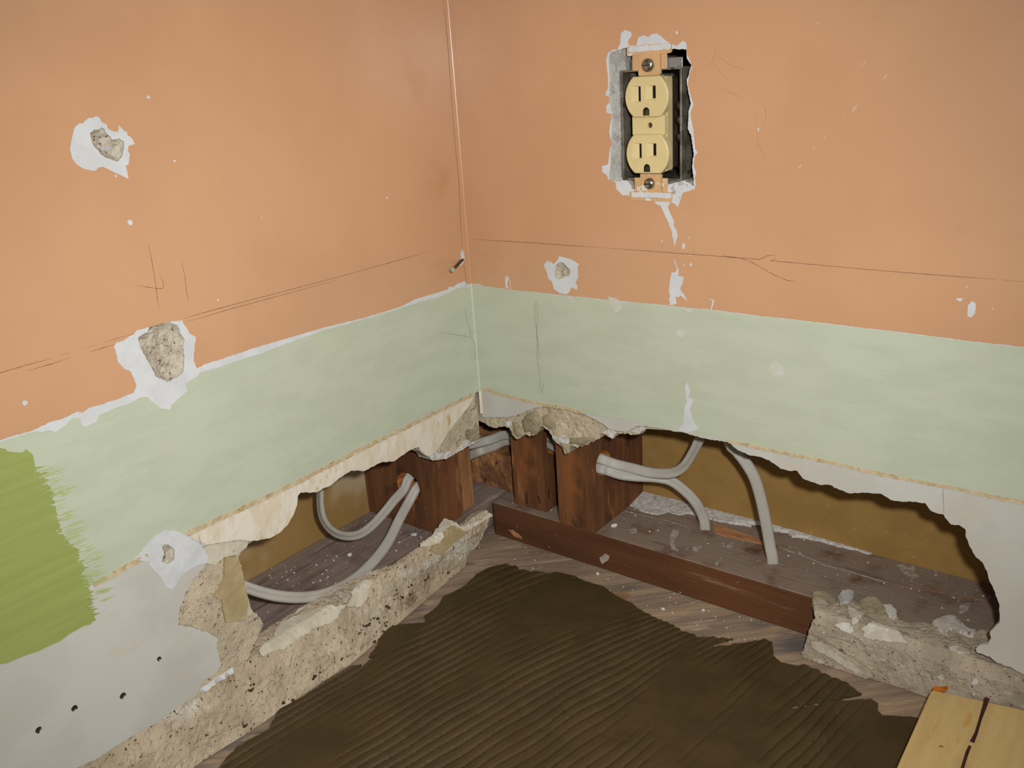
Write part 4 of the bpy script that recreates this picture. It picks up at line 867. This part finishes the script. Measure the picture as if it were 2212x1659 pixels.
# ================================================================== thinset mortar
mpx = Z('H', (60, 1407), (170, 1280), (360, 1175), (420, 1060), (580, 965), (720, 880), (860, 800), (910, 785), (920, 808), (960, 770), (1000, 745), (960, 745), (1020, 655), (1010, 640), (1060, 570), (1090, 545), (1110, 560), (1200, 545), (1300, 540), (1290, 500), (1340, 470), (1380, 430), (1400, 385), (1500, 340),
        (1540, 315), (1600, 250), (1680, 210), (1770, 190), (1830, 195), (1860, 220), (1940, 240), (2000, 245), (2080, 240), (2130, 250)) + \
      Z('g', (0, 312), (90, 325), (200, 320), (340, 350), (420, 390), (560, 430), (630, 480), (720, 530), (800, 570), (830, 600), (900, 640), (1000, 690), (1100, 730), (1200, 790), (1290, 810), (1320, 840), (1400, 830), (1600, 850), (1500, 873), (1400, 900), (1500, 907), (1850, 852), (1910, 880), (1920, 980), (1980, 1040), (2120, 1065)) + \
      Z('F', (350, 850), (450, 890), (550, 940), (680, 990), (740, 1040), (800, 1082), (700, 1105), (580, 1125), (480, 1142), (700, 1132), (870, 1125), (900, 1140), (930, 1160), (925, 1210), (960, 1250), (1080, 1255), (1240, 1262))
mo = jag(FF(mpx, .0015), .0004, .0018, 300)
mo_out = mo+[(.430, mo[-1][1]), (.430, -.80), (.02, -.80), (mo[0][0]-.004, -.5)]
holesM = [FF(Z('F', (240, 1180), (290, 1165), (318, 1168), (295, 1190), (262, 1197)), .0015), FF(Z('F', (340, 1168), (365, 1158), (392, 1162), (388, 1180), (355, 1182)), .0015), FF(Z('F', (412, 1155), (440, 1145), (470, 1143), (465, 1165), (430, 1172)), .0015)]
def ridges(u, v):
    # notched-trowel ridges in sweeping arcs, fading out where the trowel pressed flat
    wx = u+.010*noise.noise(Vector((u*5, v*5, 3.1)))+.0030*noise.noise(Vector((u*34, v*16, 8.2)))
    q = max(0.0, v+.20)
    sweep = wx-.16*v-1.15*q*q*max(.0, min(1.0, 1.25-1.6*abs(u-.16)/.2))
    ph = sweep/.0084; f = abs(ph-math.floor(ph)-.5)*2      # 1 at the middle of a comb stroke, 0 in the groove
    r = 1-math.exp(-((1-f)/.32)**2)
    amp = max(0.0, min(1.0, 0.55+1.9*noise.noise(Vector((u*16, v*7, 1.7)))+.8*noise.noise(Vector((u*60, v*14, 6.1)))))
    return .0017*(r-.8)*amp+.0006*noise.noise(Vector((u*40, v*40, .3)))+.00015*noise.noise(Vector((u*160, v*160, 4.3)))
box_m = (.0, .43, -.42, .02)
mortar = slab('thinset_mortar', 'F', mo_out, holesM, .0002, .0020, M['mortar'], None, step=.0013, disp=lambda u, v: ridges(u, v) if v > -.43 else 0.0, box=box_m, rows=1)
tag(mortar, 'dark olive-brown thinset mortar combed in ridges over the planks', 'mortar', kind='stuff')

# splits, splinters and plaster smears on the top of the right sole plate
M['splinter'] = mat('fresh_splinter_wood', (190, 136, 92), (162, 110, 72), 160, stretch=(.3, 2, 2), rough=.75, bump=.5, bs=300, bstretch=(.3, 3, 3))
M['smear'] = mat('thin_plaster_smear', (178, 164, 150), (140, 124, 110), 160, lo=.35, hi=.65, rough=.9, spec=.08, specks=[((186, 176, 164), 140, .60, .70)])
def TP(ps, z=H_PL): return FF(ps, z)
stroke('split', 'F', TP(Z('C', (1140, 1050), (1300, 1085), (1500, 1130), (1650, 1180))), .0016, M['smear'], sp, n=H_PL+.00015, seed=1, amp=.0003)
stroke('split', 'F', TP(Z('E', (470, 930), (640, 990), (800, 1060), (950, 1100), (1100, 1140), (1250, 1185))), .0022, M['smear'], sp, n=H_PL+.00016, seed=2, amp=.0006)
stroke('split', 'F', TP(Z('E', (1250, 1185), (1400, 1220), (1550, 1240), (1700, 1268), (1850, 1295), (1970, 1318))), .0010, M['splinter'], sp, n=H_PL+.00017, seed=3, amp=.0002)
slab('splinter', 'F', jag(TP(Z('E', (10, 785), (70, 785), (180, 835), (300, 870), (372, 893), (372, 912), (240, 888), (60, 845), (10, 825))), .0004, .002, 210, True), [], H_PL-.0004, H_PL+.0004, M['splinter'], sp)
slab('splinter', 'F', jag(TP(Z('C', (1840, 1150), (1900, 1160), (2080, 1225), (2212, 1270), (2212, 1305), (2080, 1260), (1900, 1205), (1850, 1180))), .0004, .002, 211, True), [], H_PL-.0004, H_PL+.0005, M['splinter'], sp)
rn = random.Random(33)
for i in range(16):
    x = rn.uniform(300, 640); y = 975+(x-300)*.16+rn.uniform(-38, 45); L_ = rn.uniform(25, 80)
    stroke('fibre', 'F', TP(Z('E', (x, y), (x+L_*.5, y+L_*.20), (x+L_, y+L_*.34))), rn.uniform(.0004, .0009), M['splinter'], sp, n=H_PL+.0002+i*.00001, seed=i)
for i, k in enumerate([[(1520, 1200), (1580, 1190), (1560, 1240), (1530, 1290), (1545, 1340), (1570, 1365), (1520, 1360), (1500, 1310), (1505, 1240)], [(1680, 1330), (1760, 1325), (1740, 1350), (1710, 1375), (1690, 1360)], [(1860, 1470), (1900, 1425), (1920, 1420), (1890, 1460), (1870, 1480)], [(1170, 1195), (1230, 1185), (1240, 1220), (1190, 1225)], [(1950, 1330), (1990, 1300), (2010, 1310), (1970, 1345)]]):
    slab('plaster_smear', 'F', jag(TP(Z('C', *k)), .0006, .0016, 220+i, True), [], H_PL-.0002, H_PL+.00025+i*.00004, M['smear'], sp)
for i, k in enumerate([[(1305, 1060), (1350, 1050), (1380, 1075), (1440, 1085), (1420, 1110), (1470, 1140), (1420, 1150), (1350, 1110)], [(1390, 1075), (1430, 1065), (1425, 1095)], [(1560, 1070), (1600, 1075), (1605, 1110), (1570, 1100)], [(1740, 1365), (1800, 1325), (1840, 1330), (1800, 1390), (1760, 1410)]]):
    slab('plaster_smear', 'F', jag(TP(Z('E', *k)), .0006, .0016, 230+i, True), [], H_PL-.0002, H_PL+.00047+i*.00004, M['smear'], sp)
# pale dust smears and a knot scar on the front of the plate
for i, k in enumerate([[(215, 1195), (245, 1195), (320, 1250), (325, 1270), (260, 1245)], [(940, 1420), (990, 1385), (1020, 1405), (1010, 1440), (960, 1470)]]):
    slab('scar' if i == 0 else 'plaster_smear', 'R', jag(RR(Z('C', *k), -T_PL), .0005, .0016, 240+i, True), [], -T_PL-.0002, -T_PL+.0003, M['splinter'] if i == 0 else M['smear'], sp)

# ================================================================== pine board
pb_lo, pb_hi = .0045, .0235
yl, yr = -.0262, -.0105
pbr = empty('pine_board', (.457, -.25, pb_lo)); tag(pbr, 'new yellow pine board with a dark streak, lying at the right on the mortar', 'board')
x0, x1 = .4132, .5022
bm = bmesh.new(); vs_ = [bm.verts.new(c) for c in ((x0+.0025, -.62, pb_lo), (x1+.0025, -.62, pb_lo), (x1, yr+.002, pb_lo), (x0, yl, pb_lo), (x0+.0025, -.62, pb_hi), (x1+.0025, -.62, pb_hi), (x1, yr+.002, pb_hi), (x0, yl, pb_hi))]
for f in ((0, 3, 2, 1), (4, 5, 6, 7), (0, 1, 5, 4), (1, 2, 6, 5), (2, 3, 7, 6), (3, 0, 4, 7)): bm.faces.new([vs_[i] for i in f])
bmesh.ops.bevel(bm, geom=bm.edges[:], offset=.0009, segments=2, affect='EDGES')
me = bpy.data.meshes.new('plank_body'); bm.to_mesh(me); bm.free(); link('plank_body', me, M['pine'], pbr)
sk = FF(Z('k', (1728, 352), (1700, 440), (1640, 620), (1580, 820), (1525, 940)), pb_hi)
stroke('resin_streak', 'F', sk, .0023, M['streak'], pbr, n=pb_hi+.0002, taper=False, seed=2)
sk = FF(Z('k', (1500, 985), (1460, 1080), (1420, 1210), (1385, 1330)), pb_hi)
stroke('resin_streak', 'F', sk+[(sk[-1][0]+.001, -.30)], .0019, M['streak'], pbr, n=pb_hi+.0002, taper=False, seed=3)
slab('bark_chip', 'F', FF(Z('k', (1010, 225), (1045, 190), (1070, 205), (1150, 208), (1185, 192), (1210, 200), (1190, 232), (1110, 248), (1040, 240)), pb_hi), [], pb_hi-.002, pb_hi+.0003, M['bark'], pbr)
stroke('dent', 'F', FF(Z('k', (1085, 1000), (1120, 992), (1155, 1003)), pb_hi), .0016, M['bark'], pbr, n=pb_hi+.0002)

# ================================================================== debris
def crumb(name, c, r, m, seed, flat=.6, parent=None):
    bm = bmesh.new(); bmesh.ops.create_icosphere(bm, subdivisions=1, radius=1); rn = random.Random(seed)
    s = Vector((rn.uniform(.7, 1.3), rn.uniform(.7, 1.3), flat)); a = rn.uniform(0, 6.28)
    for v in bm.verts:
        k = rn.uniform(.7, 1.15); p = Vector((v.co.x*s.x, v.co.y*s.y, v.co.z*s.z))*r*k
        v.co = Vector((p.x*math.cos(a)-p.y*math.sin(a), p.x*math.sin(a)+p.y*math.cos(a), p.z))
    z0 = min(v.co.z for v in bm.verts)
    me = bpy.data.meshes.new(name); bm.to_mesh(me); bm.free()
    o = bpy.data.objects.new(name, me); COL.objects.link(o); me.materials.append(m); o.location = (c[0], c[1], c[2]-z0-.0002)
    return o
big = [((895, 1156), H_PL, .0042, 'chip', 'flat white plaster flake on the left sole plate before the drilled stud', .3), ((756, 1201), H_PL, .0026, 'chip', 'small white plaster crumb mid left sole plate behind the cable', .6),
       ((1327, 1138), H_PL, .0032, 'cream', 'cream plaster crumb on the right sole plate by the stud foot', .6), ((1425, 1068), H_PL, .0030, 'chip', 'white plaster crumb on the heap behind the right cables', .6),
       ((1291, 1241), 0, .0026, 'cream', 'cream crumb on the planks at the mortar edge', .6), ((1433, 1318), 0, .0022, 'chip', 'white crumb on the bare planks midway along the sole plate', .6), ((1519, 1320), 0, .0022, 'chip', 'white crumb on the planks right of the midway crumb', .6)]
for i, (p, z, r, m, lb, fl) in enumerate(big):
    q = hit(p, 2, z); tag(crumb('plaster_crumb', (q.x, q.y, z), r, M[m], 400+i, fl), lb, 'crumb', 'loose plaster crumbs')
# heap of plaster dust against the back of the right cavity, and the finer grit
heap = jag([hit(p, 2, .0375)[:2] for p in Z('C', (1165, 990), (1210, 920), (1290, 850), (1400, 880), (1500, 930), (1650, 985), (1830, 1020), (2050, 1075), (2212, 1120))+Z('E', (250, 740), (440, 780), (620, 825), (800, 875), (930, 900), (1150, 965))+Z('E', (1100, 975), (1010, 945), (880, 920), (760, 885), (640, 860), (560, 855), (540, 825), (440, 815), (330, 770), (150, 750))+Z('C', (2150, 1170), (1900, 1130), (1750, 1090), (1650, 1065), (1560, 1075), (1480, 1050), (1400, 1075), (1300, 1055))], .0008, .002, 500, True)
heap = [(x, min(y, BK-.0004)) for x, y in heap]
hp_o = slab('plaster_dust_heap', 'F', heap, [], H_PL-.0003, H_PL+.0008, M['dustwhite'], None, step=.0022, disp=lambda u, v: max(0, (v-.088))*.14*max(0, min(1, (.34-u)/.08))+.0012*abs(fbm(u, v, 160, 3)), rows=1)
tag(hp_o, 'white plaster dust heaped on the right sole plate against the brown board', 'plaster dust', kind='stuff')
rn = random.Random(77); V = []; Fs = []
def grit(x, y, z, r):
    b = len(V); a = rn.uniform(0, 6)
    for k in range(4): V.append((x+r*math.cos(a+k*1.571)*rn.uniform(.6, 1.2), y+r*math.sin(a+k*1.571)*rn.uniform(.6, 1.2), z))
    V.append((x, y, z+r*.9)); Fs.extend([(b, b+1, b+4), (b+1, b+2, b+4), (b+2, b+3, b+4), (b+3, b, b+4)])
for i in range(150):
    x = rn.uniform(.0, .46); y = rn.triangular(T_PL+.002, BK-.002, BK); grit(x, y, H_PL, rn.choice([.0004, .0005, .0007, .0011]))
for i in range(120):
    y = rn.uniform(-.28, -.06); x = rn.uniform(-BK+.002, -T_PL-.002); grit(x, y, H_PL-.0003, rn.choice([.0004, .0006, .0008, .0013]))
for i in range(80):
    x = rn.uniform(.02, .31); y = rn.uniform(-.02, T_PL-.001); grit(x, y, -.0002, rn.choice([.0004, .0005, .0007, .0010]))
gr = mesh('plaster_grit', V, Fs, M['dustwhite']); tag(gr, 'fine white plaster grit sprinkled over sole plates and planks', 'grit', kind='stuff')

rn = random.Random(91); V = []; Fs = []
def lump(c, r):
    bm = bmesh.new(); bmesh.ops.create_icosphere(bm, subdivisions=1, radius=1); b = len(V)
    for v in bm.verts: V.append(tuple(c[i]+v.co[i]*r*rn.uniform(.6, 1.2)*(1.3, 1.3, .8)[i] for i in range(3)))
    bm.verts.index_update()
    for f in bm.faces: Fs.append(tuple(b+v.index for v in f.verts))
    bm.free()
for p in Z('H', (1140, 375), (1150, 385), (1235, 350), (1250, 385), (1240, 395), (1090, 460), (1015, 525), (1000, 515), (860, 585), (890, 580), (920, 570), (905, 600), (1010, 600), (1075, 545), (1085, 560), (1060, 590), (1035, 640), (1045, 655), (1070, 650), (1000, 665),
                (830, 745), (860, 640), (780, 755), (640, 870), (620, 880), (500, 1005), (520, 1010), (470, 1020), (150, 900), (250, 940), (265, 935), (230, 1160), (1340, 320), (1360, 300), (1440, 270), (1500, 265), (1180, 410), (1130, 420), (950, 560), (970, 545)):
    st = prof_hit(p, profL, 'L')
    for k in range(rn.choice([1, 2, 3])):
        lump(SL(st[0]+rn.uniform(-.002, .002), st[1]+rn.uniform(-.0015, .0015), .0012), rn.choice([.0005, .0007, .0010, .0014]))
dd = mesh('dirt_clumps', V, Fs, M['dirt']); tag(dd, 'dark dirt clumps caught on the broken plaster strip of the left wall', 'dirt', kind='stuff')
V = []; Fs = []
for i in range(220):
    s_ = rn.uniform(-.40, -.02); t_ = rn.triangular(.001, .06, .012)
    if t_ > .045 and -.30 < s_ < -.1: continue
    lump(SL(s_, t_, .0010), rn.choice([.0004, .0005, .0008, .0012]))
for i in range(120):
    lump(SR(rn.uniform(.322, .46), rn.uniform(.002, .045), .0008), rn.choice([.0004, .0005, .0008, .0012]))
cc = mesh('plaster_crumbs', V, Fs, M['remnant']); tag(cc, 'sandy plaster crumbs clinging to the broken strips along both walls', 'plaster crumbs', kind='stuff')
